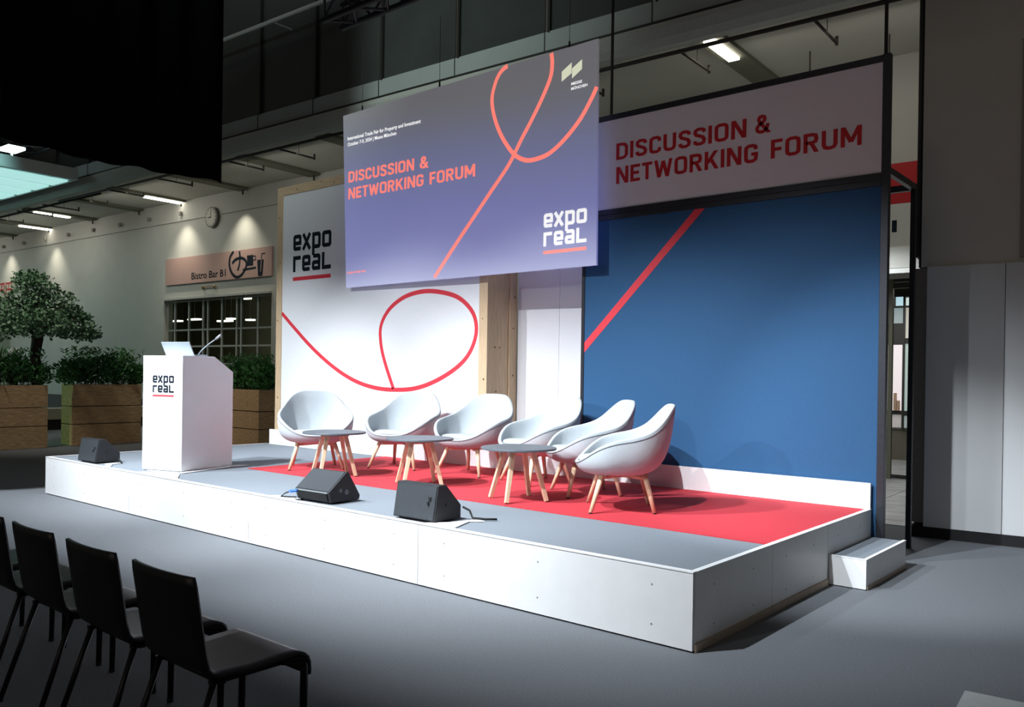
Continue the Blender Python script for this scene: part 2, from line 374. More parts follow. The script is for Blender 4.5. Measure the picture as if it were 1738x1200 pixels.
# wall to the right of the stage
wr = struct('wall_right', (-0.055, 4.919, 0), math.atan2(.1, .961))
box('upper_panel', (0.005, 5, 0.04, 0.5, 2.79, 9), plaster_r, wr)
box('edge_gap', (-0.02, 0.004, 0.05, 0.3, 2.79, 9), rubber, wr)
box('edge_profile', (-0.05, -0.021, 0.06, 0.3, 2.9, 9), mullion, wr)
box('side_return', (-0.065, 0.065, 0.05, 0.5, 0.14, 2.78), mat('brown_return', (.26, .22, .18), .7), wr)
bnd = [0.066, 0.772, 1.75, 2.75, 3.75, 5]
for a, b in zip(bnd[:-1], bnd[1:]): box('lower_panel', (a+.003, b-.003, 0, 0.5, 0.11, 2.785), plaster_low, wr)
box('duct', (0.885, 0.965, 0.0, 0.04, 2.84, 5.0), mat('duct_paint', (.30, .28, .24), .6), wr)
box('duct_cap', (0.875, 0.975, -0.01, 0.04, 4.97, 5.05), plaster_r, wr)
bm = bmesh.new()
for z in (2.95, 3.4, 3.9, 4.4, 4.85): bx(bm, 0.905, 0.915, -0.006, 0.0, z, z+.012)
obj('duct_screw', bm, screwm, wr)
bs = box('baseboard_right', (-0.06, 5, -0.012, 0.5, 0, 0.105), rubber, None, loc=(-0.055, 4.919, 0), rotz=math.atan2(.1, .961)); bs['kind'] = 'structure'

# ------------------------------------------------------------------ doorway zone at the far right
dr = struct('door_1', hall(0, 0), WA)
for s in (-2.6, -1.36, -0.75, 0.2, 0.86): box('door_post', (s-.03, s+.03, 10.02, 10.1, 0, 3.25), mat('bronze_post', (.14, .14, .09), .5), dr)
for z in (0.02, 3.1, 3.2): box('door_rail', (-2.6, 0.9, 10.03, 10.09, z, z+.06), mullion, dr)
for a, b in ((-2.57, -1.39), (-1.33, -.78), (-.72, .17)): 
    pass
fw = struct('wall_far', hall(0, 0), WA)
box('wall_plinth', (-5, 2, 13.6, 13.8, 0, 0.62), mat('plinth_brown', (.13, .12, .09), .7), fw)
box('wall_rail', (-5, 2, 13.58, 13.8, 0.62, 0.95), mat('plinth_grey', (.22, .21, .20), .7), fw)
box('wall_top', (-5, 2, 13.6, 13.8, 3.34, 6.9), mat('dark_top', (.05, .05, .03), .7), fw)
def lit(name, col, e): return mat(name, (.4, .4, .4), .6, emit=col, estr=e)
sr = thing('shop_front', 'lit far stand front with pink white and teal panels seen through the narrow gap', 'shop', hall(0, 13.6), WA)
for nm, a, b, z0, z1, c, e in (('lit_panel', -2.6, -1.97, 1.0, 2.32, (1, .88, .90), .62), ('lit_panel', -1.93, -1.5, 1.0, 2.35, (.42, .62, .55), .45),
    ('lit_panel', -2.6, -1.97, .66, .92, (.7, .62, .60), .28), ('lit_panel', -1.93, -1.55, .66, .9, (.4, .55, .52), .3),
    ('lit_panel', -2.6, -1.97, 2.75, 3.08, (.35, .55, .60), .3), ('lit_panel', -1.93, -1.5, 2.45, 3.08, (.66, .63, .52), .5),
    ('lit_panel', -2.12, -1.97, 3.1, 3.28, (.6, .9, 1), .7), ('lit_panel', -1.93, -1.5, 3.1, 3.26, (.75, .9, .85), .75)):
    box(nm, (a, b, -.05, 0, z0, z1), lit('lit_%.2f_%.2f' % (c[0]*e, c[2]+z0), c, e), sr)
box('post', (-1.97, -1.93, -.1, 0, .62, 3.34), mullion, sr)
bm = bmesh.new()
for a, b, z0, z1 in ((-3, -1.4, .92, 1.0), (-3, -1.4, 2.34, 2.45), (-3, -1.97, 2.45, 2.75), (-3, -1.4, 3.06, 3.1), (-3, -1.4, 3.28, 3.36)): box('shelf_rail', (a, b, -.08, 0, z0, z1), mullion, sr)
for a, z in ((-2.12, 1.35), (-2.06, 1.2), (-1.80, 1.3)): box('stool', (a, a+.05, -.12, -.06, 1.0, z), mat('stool_wood', (.45, .30, .2), .6), sr)

t = thing('wayfinding_sign', 'red and white wayfinding sign with a black 1 above the far doorway', 'sign', hall(-1.5, 9.0, 0), WA)
box('red_board', (-1.0, 1.6, 0, .05, 4.27, 4.88), redboard, t)
box('white_board', (-1.0, 1.6, -.01, .05, 3.30, 4.265), signwhite, t)
box('edge_strip', (-1.0, 1.6, -.03, .05, 3.22, 3.29), whitepaint, t)
text('numeral', '1', 0.385, 0.455, 3.84, 0.18, ink, t, y=-.011, bold=0.0)
for k in range(3):
    bm = bmesh.new(); tube(bm, (-.9+k*1.2, .02, 4.88), (-.9+k*1.2, .02, 6.86), .012, n=6); obj('hanger_rod', bm, pipe_m, t)

# ------------------------------------------------------------------ bistro window
wi = struct('window_1', hall(0, 0), WA)
box('lintel_trim', (-23.14, -17.64, 9.93, 10.0, 3.78, 3.84), frame_white, wi)
for s in (-23.12, -22.72, -21.93, -21.15, -20.90, -20.17, -19.42, -19.20, -18.40, -17.66):
    box('frame_upright', (s-.03, s+.03, 10.10, 10.16, 0, 3.78), frame_white, wi)
for z in (2.84, 2.33, 1.8, 1.2, .6, .05, 3.74):
    box('frame_bar', (-23.1, -17.65, 10.11, 10.15, z-.025, z+.025), frame_white, wi)
vs_ = [-23.12, -22.72, -21.93, -21.15, -20.90, -20.17, -19.42, -19.20, -18.40, -17.66]; hs_ = [.05, .6, 1.2, 1.8, 2.33, 2.84, 3.74]
pm = None
for a, b in zip(vs_[:-1], vs_[1:]):
    for c, d in zip(hs_[:-1], hs_[1:]):
        box('glass_pane', (a+.03, b-.03, 10.125, 10.135, c+.025, d-.025), glass, wi)
bi = struct('wall_bistro', hall(0, 0), WA)
box('rear_wall', (-32, -12, 16, 16.2, 0, 5), mat('bistro_dark', (.22, .20, .14), .9), bi)
box('side_wall', (-32.2, -32, 10.3, 16.2, 0, 5), MAT['bistro_dark'], bi)
box('side_wall', (-12, -11.8, 10.3, 16.2, 0, 5), MAT['bistro_dark'], bi)
box('room_ceiling', (-32, -12, 10.3, 16.2, 4.9, 5.0), MAT['bistro_dark'], bi)
box('room_floor', (-32, -12, 10.3, 16.2, -.02, 0.01), MAT['bistro_dark'], bi)
lampw = mat('lamp_glow', (1, 1, 1), .5, emit=(1, .95, .8), estr=5)
for i, (s, d, z, wdt) in enumerate(((-27.16, 12.8, 3.39, .55), (-25.98, 12.8, 3.42, .6), (-24.07, 12.8, 3.31, .7), (-23.72, 12.8, 3.38, .3), (-22.84, 12.8, 4.05, .35), (-22.59, 12.8, 3.31, .3))):
    lp = ['leftmost', 'second from left', 'third from left', 'fourth from left', 'highest', 'lower right'][i]
    t = thing('pendant_lamp', 'small glowing lamp inside the bistro window, %s of its row' % lp, 'lamp', hall(s, d, z), WA, 'lamps inside the bistro')
    box('lamp_shade', (-wdt/2, wdt/2, -.1, .1, 0, .05), lampw, t)
    bm = bmesh.new(); tube(bm, (0, 0, .05), (0, 0, 4.9-z), .01, n=6); obj('cord', bm, pipe_m, t)
area(hall(-23, 13.2, 4.7), hall(-23, 13.2, 0), 60, 3, 1.5, (1, .95, .75))  # added fill so the bistro room shows through the glass

# bistro sign
t = thing('bistro_sign', 'pink bistro sign board with cup and plate icons on the back wall', 'sign', hall(0, 9.95), WA)
box('board', (-23.02, -17.58, 0, .04, 4.26, 5.085), bistro_m, t)
text('lettering', 'Bistro Bar B1', -21.55, -19.76, 4.37, 0.21, ink, t, y=-.001, bold=0.012)
bm = bmesh.new()
ribbon(bm, [(-19.38, 5.06), (-19.54, 4.92), (-19.58, 4.70), (-19.46, 4.45), (-19.22, 4.31), (-18.98, 4.36), (-18.80, 4.52), (-18.74, 4.66), (-18.82, 4.78), (-19.02, 4.85), (-19.28, 4.82), (-19.44, 4.72)], .085, -.001)
ribbon(bm, [(-19.10, 5.05), (-19.06, 4.88), (-19.09, 4.66), (-19.17, 4.50)], .07, -.001)
obj('plate_icon', bm, ink, t)
bm = bmesh.new(); poly_plate(bm, [(-18.70, 4.60), (-18.43, 4.60), (-18.43, 4.90), (-18.73, 4.90)], -.001)
ribbon(bm, [(-18.42, 4.86), (-18.33, 4.86), (-18.31, 4.76), (-18.42, 4.74)], .03, -.001, smooth=False)
ribbon(bm, [(-18.92, 4.50), (-18.30, 4.53)], .06, -.001, smooth=False)
obj('cup_icon', bm, ink, t)
bm = bmesh.new(); poly_plate(bm, [(-18.19, 4.28), (-17.99, 4.28), (-17.94, 4.74), (-18.24, 4.74)], -.001)
ribbon(bm, [(-18.05, 4.74), (-18.03, 4.90), (-17.88, 4.905)], .03, -.001, smooth=False)
obj('glass_icon', bm, ink, t)
bm = bmesh.new(); ribbon(bm, [(-18.08, 4.40), (-18.04, 4.74)], .025, -.004, smooth=False); obj('straw_line', bm, bistro_m, t)
bm = bmesh.new(); tube(bm, (-20.95, 0, 4.12), (-20.35, 0, 4.12), .015, n=6); tube(bm, (-20.95, 0, 4.12), (-20.95, .05, 4.06), .04); tube(bm, (-20.35, 0, 4.12), (-20.35, .05, 4.06), .04)
o = obj('sign_lamp', bm, flat('brass', (.3, .22, .1), .4), None, loc=hall(0, 9.94), rotz=WA); tag(o, 'small brass double lamp bracket under the pink bistro sign', 'lamp')

# clock
t = thing('wall_clock', 'round white faced wall clock high on the back wall', 'clock', hall(-20.47, 9.9, 6.17), WA)
bm = bmesh.new(); tube(bm, (0, .1, 0), (0, 0, 0), .31, n=40); obj('case', bm, mat('clock_case', (.12, .12, .10), .5), t)
bm = bmesh.new(); tube(bm, (0, -.004, 0), (0, -.012, 0), .265, n=40); obj('dial', bm, mat('clock_dial', (.55, .55, .48), .6), t)
bm = bmesh.new(); ribbon(bm, [(0, -.03), (.015, .22)], .02, -.014, smooth=False); ribbon(bm, [(.02, 0), (-.15, -.01)], .026, -.014, smooth=False); obj('clock_hand', bm, ink, t)
bm = bmesh.new()
for k in range(12):
    a = k*PI/6; ribbon(bm, [(.205*math.cos(a), .205*math.sin(a)), (.245*math.cos(a), .245*math.sin(a))], .018, -.013, smooth=False)
obj('hour_mark', bm, ink, t)

# ceiling light channels, some lit
chs = [(-34.2, 7.7, 0), (-31.1, 7.7, (8.9, 10.1)), (-27.75, 7.7, (8.0, 9.15)), (-24.65, 7.8, 0), (-22.15, 7.7, (8.75, 9.95)), (-18.95, 7.7, 0), (-15.8, 7.7, 0), (-12.66, 7.6, 0), (-3.43, 7.45, (7.47, 8.45)), (-0.2, 7.5, 0)]
desc = {-34.2: 'unlit light channel on the soffit at the far left end', -31.1: 'farthest lit tube light under the balcony, at the far left', -27.75: 'second lit tube light from the left under the balcony',
        -24.65: 'unlit light channel left of the tube light nearest the clock', -22.15: 'lit tube light under the balcony just left of the clock', -18.95: 'unlit light channel right above the clock, cut by the black drape',
        -15.8: 'unlit olive light channel above the wooden backdrop corner', -12.66: 'unlit olive light channel ending behind the projection screen top left', 
        -3.43: 'bright lit tube light above the large forum sign', -0.2: 'unlit light channel above the far doorway'}
for s, d0, lt in chs:
    t = thing('ceiling_light', desc[s], 'light', hall(s, d0, 6.86), WA, 'light channels under the balcony')
    box('housing', (-.21, .21, 0, 9.96-d0, -.07, -.001), rib_m, t)
    if lt:
        box('lit_tube', (-.09, .09, lt[0]-d0, lt[1]-d0-.02, -.11, -.071), tube_m, t)
    bm = bmesh.new(); tube(bm, (.05, 9.9-d0, -.07), (.05, 9.9-d0, -.2), .025, n=8); obj('spot_head', bm, pipe_m, t)
for s, pw in ((-34.5, 60), (-30.6, 60), (-21.9, 75), (-18.9, 75), (-15.8, 40)):
    spot(hall(s, 9.45, 6.65), hall(s, 9.75, 0), pw*3.0, 88, 1.0, (1, .93, .76), .03)
for s, pw in ((-36, 30), (-29, 30), (-22, 30), (-15, 22), (-8, 10), (-1.5, 18)): area(hall(s, 7.6, 6.5), hall(s, 10.5, 3), pw, 4, .4, (1, .96, .86))
area(hall(-2, 11.9, 3.2), hall(-2, 11.9, 0), 55, 2, 1.5, (1, .98, .95))  # added fill brightening the floor beyond the doorway
area(hall(-1.6, 7.6, 3.6), hall(-1.6, 7.7, 0), 60, 1.2, 2, (.95, .98, 1))  # added fill brightening the tiles in front of the doorway
area(hall(-2, 8.3, 3.6), hall(-2, 8.4, 7), 5, 5, 2, (1, .95, .80))  # added upward fill that lifts the soffit at the right

# sprinkler pipe
t = thing('sprinkler_pipe', 'thin dark sprinkler main pipe along the underside of the balcony', 'pipe', hall(0, 0), WA)
bm = bmesh.new(); tube(bm, (-24.1, 7.16, 6.58), (5, 7.16, 6.58), .035, n=8); obj('main_pipe', bm, pipe_m, t, True)
bm = bmesh.new(); tube(bm, (-46, 7.35, 6.60), (-22.0, 7.35, 6.60), .035, n=8); obj('main_pipe', bm, pipe_m, t, True)
for s in (-29.2, -27.0, -25.2, -23.4, -21.3, -18.8, -15.65, -13.7, -11.3, -8.6, -5.8, -3.78, -1.75, .6):
    bm = bmesh.new(); tube(bm, (s, 7.16, 6.6), (s, 8.25, 6.6), .022, n=8); tube(bm, (s, 8.25, 6.57), (s, 8.25, 6.70), .025, n=8); obj('branch_pipe', bm, pipe_m, t, True)
    bm = bmesh.new(); tube(bm, (s, 7.8, 6.6), (s, 7.8, 6.86), .006, n=6); obj('hanger', bm, pipe_m, t)

# ------------------------------------------------------------------ lit canopy, flood lamp, hall truss, drape
t = thing('canopy', 'pale slatted canopy glowing cyan at the upper left edge', 'canopy', hall(-21.75, 6.61, 6.80), WA)
box('front_board', (-22, 0, -.04, 0, 0, .28), cyan_lit, t); box('end_board', (-.04, 0, -7, -.041, 0, .30), cyan_lit, t)
box('top_board', (-22, 0, -7, 0, .30, .32), cyan_lit, t)
for k in range(18): box('ceiling_panel', (-.5-k*1.15-.92, -.5-k*1.15, -6.9, -.06, .02, .06), mat('canopy_glow', (.5, .6, .6), .6, emit=(.55, 1.0, .96), estr=.72), t)
bm = bmesh.new()
for k in range(18): bx(bm, -.5-k*1.15, -.5-k*1.15+.22, -6.9, -.06, .08, .12)
obj('slat_gap', bm, mat('slat_shadow', (.2, .24, .24), .7), t)
spot(hall(-19.3, 2.9, 7.7), hall(-21.8, 3.7, 6.93), 420, 50, .8, (.50, 1, .97))  # added cyan spot aimed only at the canopy end board
t = thing('flood_lamp', 'bright white flood lamp on a short pole above the canopy', 'lamp', hall(-22.35, 5.15, 7.13), WA)
bm = bmesh.new(); tube(bm, (0, 0, 0), (0, 0, .28), .03); obj('pole', bm, whitepaint, t)
bm = bmesh.new(); bx(bm, -.32, .32, -.22, .22, .26, .34); obj('lamp_head', bm, mat('flood_glow', (1, 1, 1), .5, emit=(.75, 1, 1), estr=6), t, bevel=.02)

def truss(name, label, p0, p1, hgt, r, group=None):
    p0, p1 = Vector(p0), Vector(p1); L = (p1-p0).length; a = math.atan2(p1.y-p0.y, p1.x-p0.x)
    t = thing(name, label, 'truss', p0, a, group)
    ch = [(0, 0), (hgt, -hgt/2), (hgt, hgt/2)] if False else [(-hgt/2, 0), (hgt/2, 0), (-hgt/2, hgt), (hgt/2, hgt)]
    for y, z in ch:
        bm = bmesh.new(); tube(bm, (0, y, z), (L, y, z), r, n=8); obj('chord', bm, steel_black, t, True)
    bm = bmesh.new(); n = int(L/hgt)
    for k in range(n):
        x0, x1 = k*L/n, (k+1)*L/n
        for A, B in (((-hgt/2, 0), (-hgt/2, hgt)), ((hgt/2, 0), (hgt/2, hgt)), ((-hgt/2, hgt), (hgt/2, hgt)), ((-hgt/2, 0), (hgt/2, 0))):
            if k % 2: A, B = B, A
            tube(bm, (x0, *A), (x1, *B), r*.5, n=6)
    for y, z in ((-hgt/2, 0), (hgt/2, 0)): tube(bm, (0.02, y, z), (0.02, y, z+hgt), r*.5, n=6)
    obj('lattice_brace', bm, steel_black, t)
    return t
truss('lighting_truss', 'black lattice lighting truss hanging above the projection screen', (-6.05, 2.0, 5.86), (2.5, 2.0, 5.86), 0.28, 0.036)
truss('roof_truss', 'dark distant lattice truss above the glowing canopy', hall(-30, 6.0, 7.75), hall(-20.5, 6.0, 7.75), 0.5, 0.05)

def drape():
    bm = bmesh.new(); N = 90; rows = []
    for i in range(N+1):
        y = 2.15 - i*7.0/N; off = .05*math.sin(i*.9)+.03*math.sin(i*.37+1)
        zb = 4.30 + .012*math.sin(i*.5) + .02*math.sin(i*.21+.4) + .0
        rows.append([bm.verts.new((off, y, z)) for z in (zb, 5.5, 7.0, 9.5)])
    for i in range(N):
        for k in range(3): bm.faces.new((rows[i][k], rows[i+1][k], rows[i+1][k+1], rows[i][k+1]))
    o = obj('stage_drape', bm, drape_m, None, True, loc=(-8.80, 0, 0))
    so = o.modifiers.new('s', 'SOLIDIFY'); so.thickness = .01
    return tag(o, 'large black molton drape hanging in the upper left', 'curtain')
drape()

# ------------------------------------------------------------------ stage
st = thing('stage', 'low white podium with grey carpeted deck', 'stage', (0, 0, 0))
L, D = 9.205, 3.27
box('deck', (-L+.02, -.02, .02, D, .05, H-.004), deck_carpet, st)
for a, b in ((-L, -6.95), (-6.95, -4.60), (-4.60, -2.32), (-2.32, 0)):
    p = box('front_panel', (a+.003, b-.003, 0, .019, .012, H), white_board, st)
    bm = bmesh.new()
    for k in range(3):
        for z in (.12, .36):
            x = a + (b-a)*(.12+.38*k); tube(bm, (x, -.0015, z), (x, .002, z), .006, n=8)
    obj('screw', bm, screwm, p)
for a, b in ((.02, 1.14), (1.14, 2.2), (2.2, D)):
    p = box('side_panel', (-.019, 0, a+.003, b-.003, .012, H), white_board, st)
    bm = bmesh.new()
    for k in range(2):
        for z in (.12, .36):
            y = a + (b-a)*(.22+.5*k); tube(bm, (-.002, y, z), (.0015, y, z), .006, n=8)
    obj('screw', bm, screwm, p)
box('side_panel', (-L, -L+.019, .02, D, .012, H), white_board, st)
box('rear_panel', (-L+.02, -.02, D-.001, D+.008, 0.012, H), white_board, st)
box('edge_trim', (-L, 0, -.004, .045, H, H+.006), white_edge, st)
box('edge_trim', (-.036, .004, .045, D, H, H+.006), white_edge, st)
box('edge_trim', (-L-.004, -L+.036, .045, D, H, H+.006), white_edge, st)
box('base_tape', (.0, .012, .02, 2.2, 0.0, .05), mat('brown_base', (.42, .33, .25), .6), st)
box('kickboard', (-9.10, 0, 3.235, 3.262, H, H+.234), white_edge, st)
rc = box('red_carpet', (-6.38, -.0365, 1.13, 3.232, H-.003, H+.005), red_m); tag(rc, 'bright red carpet laid on the rear half of the grey stage', 'carpet')

sp = thing('stage_step', 'low white step with grey carpet tread at the right side of the stage', 'step', (0.004, 2.22, 0))
box('tread', (.003, .275, .015, 1.04, .2, .232), deck_carpet, sp)
box('front_panel', (0.002, .285, 0, .016, .008, .234), white_board, sp); box('side_panel', (.268, .286, .016, 1.05, .008, .234), white_board, sp)
box('edge_trim', (.262, .290, -.003, 1.05, .2341, .240), white_edge, sp); box('edge_trim', (.002, .262, -.003, .014, .2341, .240), white_edge, sp)
box('base_tape', (.2865, .292, .02, 1.05, 0, .03), MAT['brown_base'], sp)

# ------------------------------------------------------------------ left backdrop: timber frame with print
t = thing('timber_backdrop', 'tall white printed backdrop in a pale timber frame, left half of the stage rear', 'backdrop', (-9.03, 3.281, 0))
W0, ZT = 4.44, 4.465
def knots(par, pts, yy=-.001, ax='front'):
    bm = bmesh.new()
    for a, z in pts:
        r = random.uniform(.008, .016)
        if ax == 'front': tube(bm, (a, yy-.0008, z), (a, yy+.003, z), r, n=8)
        else: tube(bm, (yy+.0008, a, z), (yy-.003, a, z), r, n=8)
    obj('knot', bm, knot_m, par)
p = box('post', (0, .14, 0, .06, 0, ZT), pine, t, .003); knots(p, [(.07, 1.2), (.04, 2.4), (.1, 3.3), (.06, 4.0)])
p = box('post', (W0-.14, W0, 0, .06, 0, ZT), pine, t, .003); knots(p, [(W0-.1, 1.05), (W0-.05, 1.55), (W0-.08, 2.3)])
p = box('top_rail', (.141, W0-.141, 0, .06, ZT-.13, ZT), pine_h, t, .003); knots(p, [(.5, ZT-.07), (1.1, ZT-.04), (1.4, ZT-.09), (2.6, ZT-.05)])
box('bottom_rail', (.141, W0-.141, 0, .06, 0, .12), pine_h, t)
p = box('side_board', (W0-.05, W0-.02, .061, .43, 0, ZT), pine, t); knots(p, [(.12, 1.1), (.2, 1.4), (.17, 1.95), (.3, 1.2), (.26, 1.95)], W0-.019, 'side')
p = box('post', (W0-.07, W0, .43, .57, 0, ZT), pine, t, .003); knots(p, [(.5, 1.6), (.5, 2.2), (.52, 2.6)], W0+.001, 'side')
box('side_board', (.02, .05, .061, .43, 0, ZT), pine, t); box('post', (0, .07, .43, .57, 0, ZT), pine, t, .003)
box('top_board', (.07, W0-.07, .061, .57, ZT-.03, ZT), pine_h, t)
pp = box('print_panel', (.141, W0-.141, .012, .03, .121, ZT-.131), print_white, t)
sw = [(-8.889, 2.513), (-8.564, 2.277), (-8.093, 1.957), (-7.597, 1.683), (-7.126, 1.495), (-6.68, 1.402), (-6.256, 1.383), (-5.852, 1.414), (-5.467, 1.522), (-5.101, 1.698), (-4.89, 1.88), (-4.785, 2.11), (-4.81, 2.316), (-4.937, 2.476), (-5.155, 2.603), (-5.491, 2.677), (-5.799, 2.688), (-6.118, 2.629), (-6.404, 2.479), (-6.569, 2.258), (-6.563, 2.002), (-6.473, 1.746), (-6.298, 1.40)]
bm = bmesh.new(); ribbon(bm, [(a+9.03, b) for a, b in sw], .058, .0118, th=.0015); obj('red_loop_line', bm, print_red, pp)
logo(pp, -8.615+9.03, 3.131, .2005, ink, print_red, .0118)

# white rear partition between the two backdrops
t = thing('rear_partition', 'plain white partition in the gap between timber and blue backdrops', 'partition', (-4.58, 3.86, 0))
box('white_panel', (0, .66, 0, .03, 0, 4.4), print_white, t); box('white_panel', (.664, 1.46, 0, .03, 0, 4.4), print_white, t)

# ------------------------------------------------------------------ blue backdrop tower with sign
t = thing('sign_tower', 'dark framed tower with plain blue panel and large forum sign on top', 'backdrop', (-3.175, 3.281, 0))
W1 = 3.275
box('frame_post', (0, .04, 0, .06, 0, 4.47), frame_m, t, .003); box('frame_post', (W1-.065, W1, -.005, .06, 0, 4.48), frame_m, t, .003)
box('frame_rail', (.041, W1-.066, 0, .06, 4.415, 4.475), frame_m, t, .003); box('frame_rail', (.041, W1-.066, 0, .06, 3.385, 3.44), frame_m, t, .003)
box('frame_rail', (.041, W1-.066, 0, .06, 3.325, 3.38), frame_m, t, .003)
bp_ = box('blue_panel', (.041, W1-.066, .010, .03, .0, 3.324), print_blue, t)
bm = bmesh.new(); x_ = 3.175
poly_plate(bm, [(-3.133+x_, 1.873), (-1.672+x_, 3.3235), (-1.785+x_, 3.3235), (-3.133+x_, 1.985)], .0098, .0015); obj('red_line', bm, print_red, bp_)
sg = box('sign_panel', (.041, W1-.066, .010, .03, 3.441, 4.414), mat('sign_fabric', (.80, .76, .80), .75, noise=.015), t)
caps('letter', 'DISCUSSION', -2.747+x_, -1.239+x_, 3.966, .181, sign_red, sg, y=.0098)
caps('letter', '&', -1.148+x_, -1.000+x_, 3.974, .181, sign_red, sg, y=.0098)
caps('letter', 'NETWORKING', -2.743+x_, -1.116+x_, 3.706, .182, sign_red, sg, y=.0098)
caps('letter', 'FORUM', -.987+x_, -.14+x_, 3.715, .180, sign_red, sg, y=.0098)
for xx in (0.0, W1-.06): box('rear_post', (xx, xx+.045, .9, .95, 0, 3.50), steel_black, t)
for xx in (0.0, W1-.06): box('top_brace', (xx, xx+.045, .061, .899, 3.44, 3.50), frame_m, t)
box('top_brace', (.045, W1-.06, .9, .95, 3.44, 3.50), frame_m, t)
for i, xx in enumerate((-2.83, .05)):
    bm = bmesh.new(); tube(bm, (0, 0, 0), (0, 0, 5), .016, n=6)
    o = obj('hanging_cable', bm, steel_black, None, loc=(xx, 3.31, 4.476)); tag(o, 'black hanging cable rising from the %s end of the forum sign' % ('left' if i == 0 else 'right'), 'cable')

# ------------------------------------------------------------------ projection screen
def screen_mat():
    m = bpy.data.materials.new('slide_with_spill'); m.use_nodes = True; nt = m.node_tree; b = nt.nodes['Principled BSDF']
    b.inputs['Base Color'].default_value = (.42, .42, .44, 1); b.inputs['Roughness'].default_value = .8
    tc = nt.nodes.new('ShaderNodeTexCoord'); sx = nt.nodes.new('ShaderNodeSeparateXYZ'); nt.links.new(tc.outputs['Object'], sx.inputs[0])
    mr = nt.nodes.new('ShaderNodeMapRange'); mr.inputs[1].default_value = 0.0; mr.inputs[2].default_value = 2.46
    ma = nt.nodes.new('ShaderNodeMath'); ma.operation = 'MULTIPLY_ADD'; ma.inputs[1].default_value = .09; nt.links.new(sx.outputs[0], ma.inputs[0]); nt.links.new(sx.outputs[2], ma.inputs[2])
    nt.links.new(ma.outputs[0], mr.inputs[0])
    r = nt.nodes.new('ShaderNodeValToRGB'); e = r.color_ramp.elements
    e[0].position = 0.0; e[0].color = (.30, .32, .54, 1); e[1].position = 1.0; e[1].color = (.095, .095, .105, 1)  # lower stops brighter: stage light spill put into the slide's emission
    for ps, c in ((.09, (.20, .215, .44)), (.2, (.15, .165, .39)), (.45, (.118, .132, .33)), (.72, (.10, .112, .215)), (.9, (.095, .10, .13))):
        n = e.new(ps); n.color = (*c, 1)
    nt.links.new(mr.outputs[0], r.inputs[0]); nt.links.new(r.outputs[0], b.inputs['Emission Color']); b.inputs['Emission Strength'].default_value = .98
    return m
SA = math.atan(-.0225)
t = thing('projection_screen', 'large hanging projection screen showing the blue forum slide', 'screen', (-7.2, 3.20, 2.80), SA)
bm = bmesh.new()
cs = [(-.02, .012), (4.34, .012), (4.318, 2.467), (-.142, 2.473)]
A = [bm.verts.new((x, 0, z)) for x, z in cs]; B = [bm.verts.new((x, .03, z)) for x, z in cs]
bm.faces.new(A); bm.faces.new(B[::-1])
for k in range(4): bm.faces.new((A[k], B[k], B[(k+1) % 4], A[(k+1) % 4]))
sc = obj('screen_surface', bm, screen_mat(), t)
coral = mat('slide_coral', (.4, .3, .3), .8, emit=(1.0, .20, .155), estr=.98)
swhite = mat('slide_white', (.6, .6, .6), .8, emit=(1, 1, 1), estr=.80)
slime = mat('slide_pale', (.6, .6, .5), .8, emit=(.95, 1.0, .72), estr=.70)
zo = 2.80
cA = [(3.01, 5.268), (2.95, 5.25), (2.877, 5.20), (2.812, 5.10), (2.765, 4.94), (2.791, 4.752), (2.884, 4.528), (3.008, 4.34), (3.148, 4.19), (3.316, 4.105), (3.479, 4.095), (3.67, 4.131), (3.884, 4.253), (4.092, 4.432), (4.235, 4.617), (4.315, 4.745)]
cB = [(3.673, 5.262), (3.688, 5.16), (3.669, 5.0), (3.562, 4.801), (3.405, 4.572), (3.245, 4.363), (3.048, 4.091), (2.774, 3.82), (2.491, 3.54), (2.197, 3.249), (1.80, 2.84)]
bm = bmesh.new(); ribbon(bm, [(a, b-zo) for a, b in cA], .052, -.0002, .001); ribbon(bm, [(a, b-zo) for a, b in cB], .052, -.0002, .0014); obj('coral_line', bm, coral, sc)
caps('letter', 'DISCUSSION &', .0, 1.65, 4.298-zo, .155, coral, sc, y=-.0002, wd=.18, th=.001, zend=4.270-zo)
caps('letter', 'NETWORKING FORUM', .003, 2.498, 4.062-zo, .155, coral, sc, y=-.0002, wd=.18, th=.001, zend=4.036-zo)
text('small_lettering', 'International Trade Fair for Property and Investment', -.03, 1.5, 4.903-zo, .050, swhite, sc, y=-.0002, bold=.012, zend=4.873-zo)
text('small_lettering', 'October 7-9, 2024 | Messe München', -.028, 1.02, 4.817-zo, .050, swhite, sc, y=-.0002, bold=.012, zend=4.802-zo)
text('small_lettering', 'exporeal.net', .003, .42, 3.008-zo, .036, coral, sc, y=-.0002, bold=.01)
logo(sc, 3.60, 3.077-zo, .1315, swhite, coral, -.0002)
bm = bmesh.new()
for k in range(5):
    a0, a1 = k/5+.02, (k+1)/5-.02
    for (xa, za, zb), (xb, zc, zd) in (((3.828, 4.904, 5.018), (3.967, 4.970, 5.09)), ((3.974, 4.908, 5.022), (4.11, 4.985, 5.093))):
        poly_plate(bm, [(xa, za+(zb-za)*a0-zo), (xb, zc+(zd-zc)*a0-zo), (xb, zc+(zd-zc)*a1-zo), (xa, za+(zb-za)*a1-zo)], -.0002, .001)
obj('slide_emblem', bm, slime, sc)
text('small_lettering', 'MESSE', 3.965, 4.114, 4.835-zo, .030, swhite, sc, y=-.0002, bold=.015)
text('small_lettering', 'MÜNCHEN', 3.965, 4.188, 4.781-zo, .030, swhite, sc, y=-.0002, bold=.015)
box('rear_frame', (0, 4.3, .031, .05, .02, .06), frame_m, t)
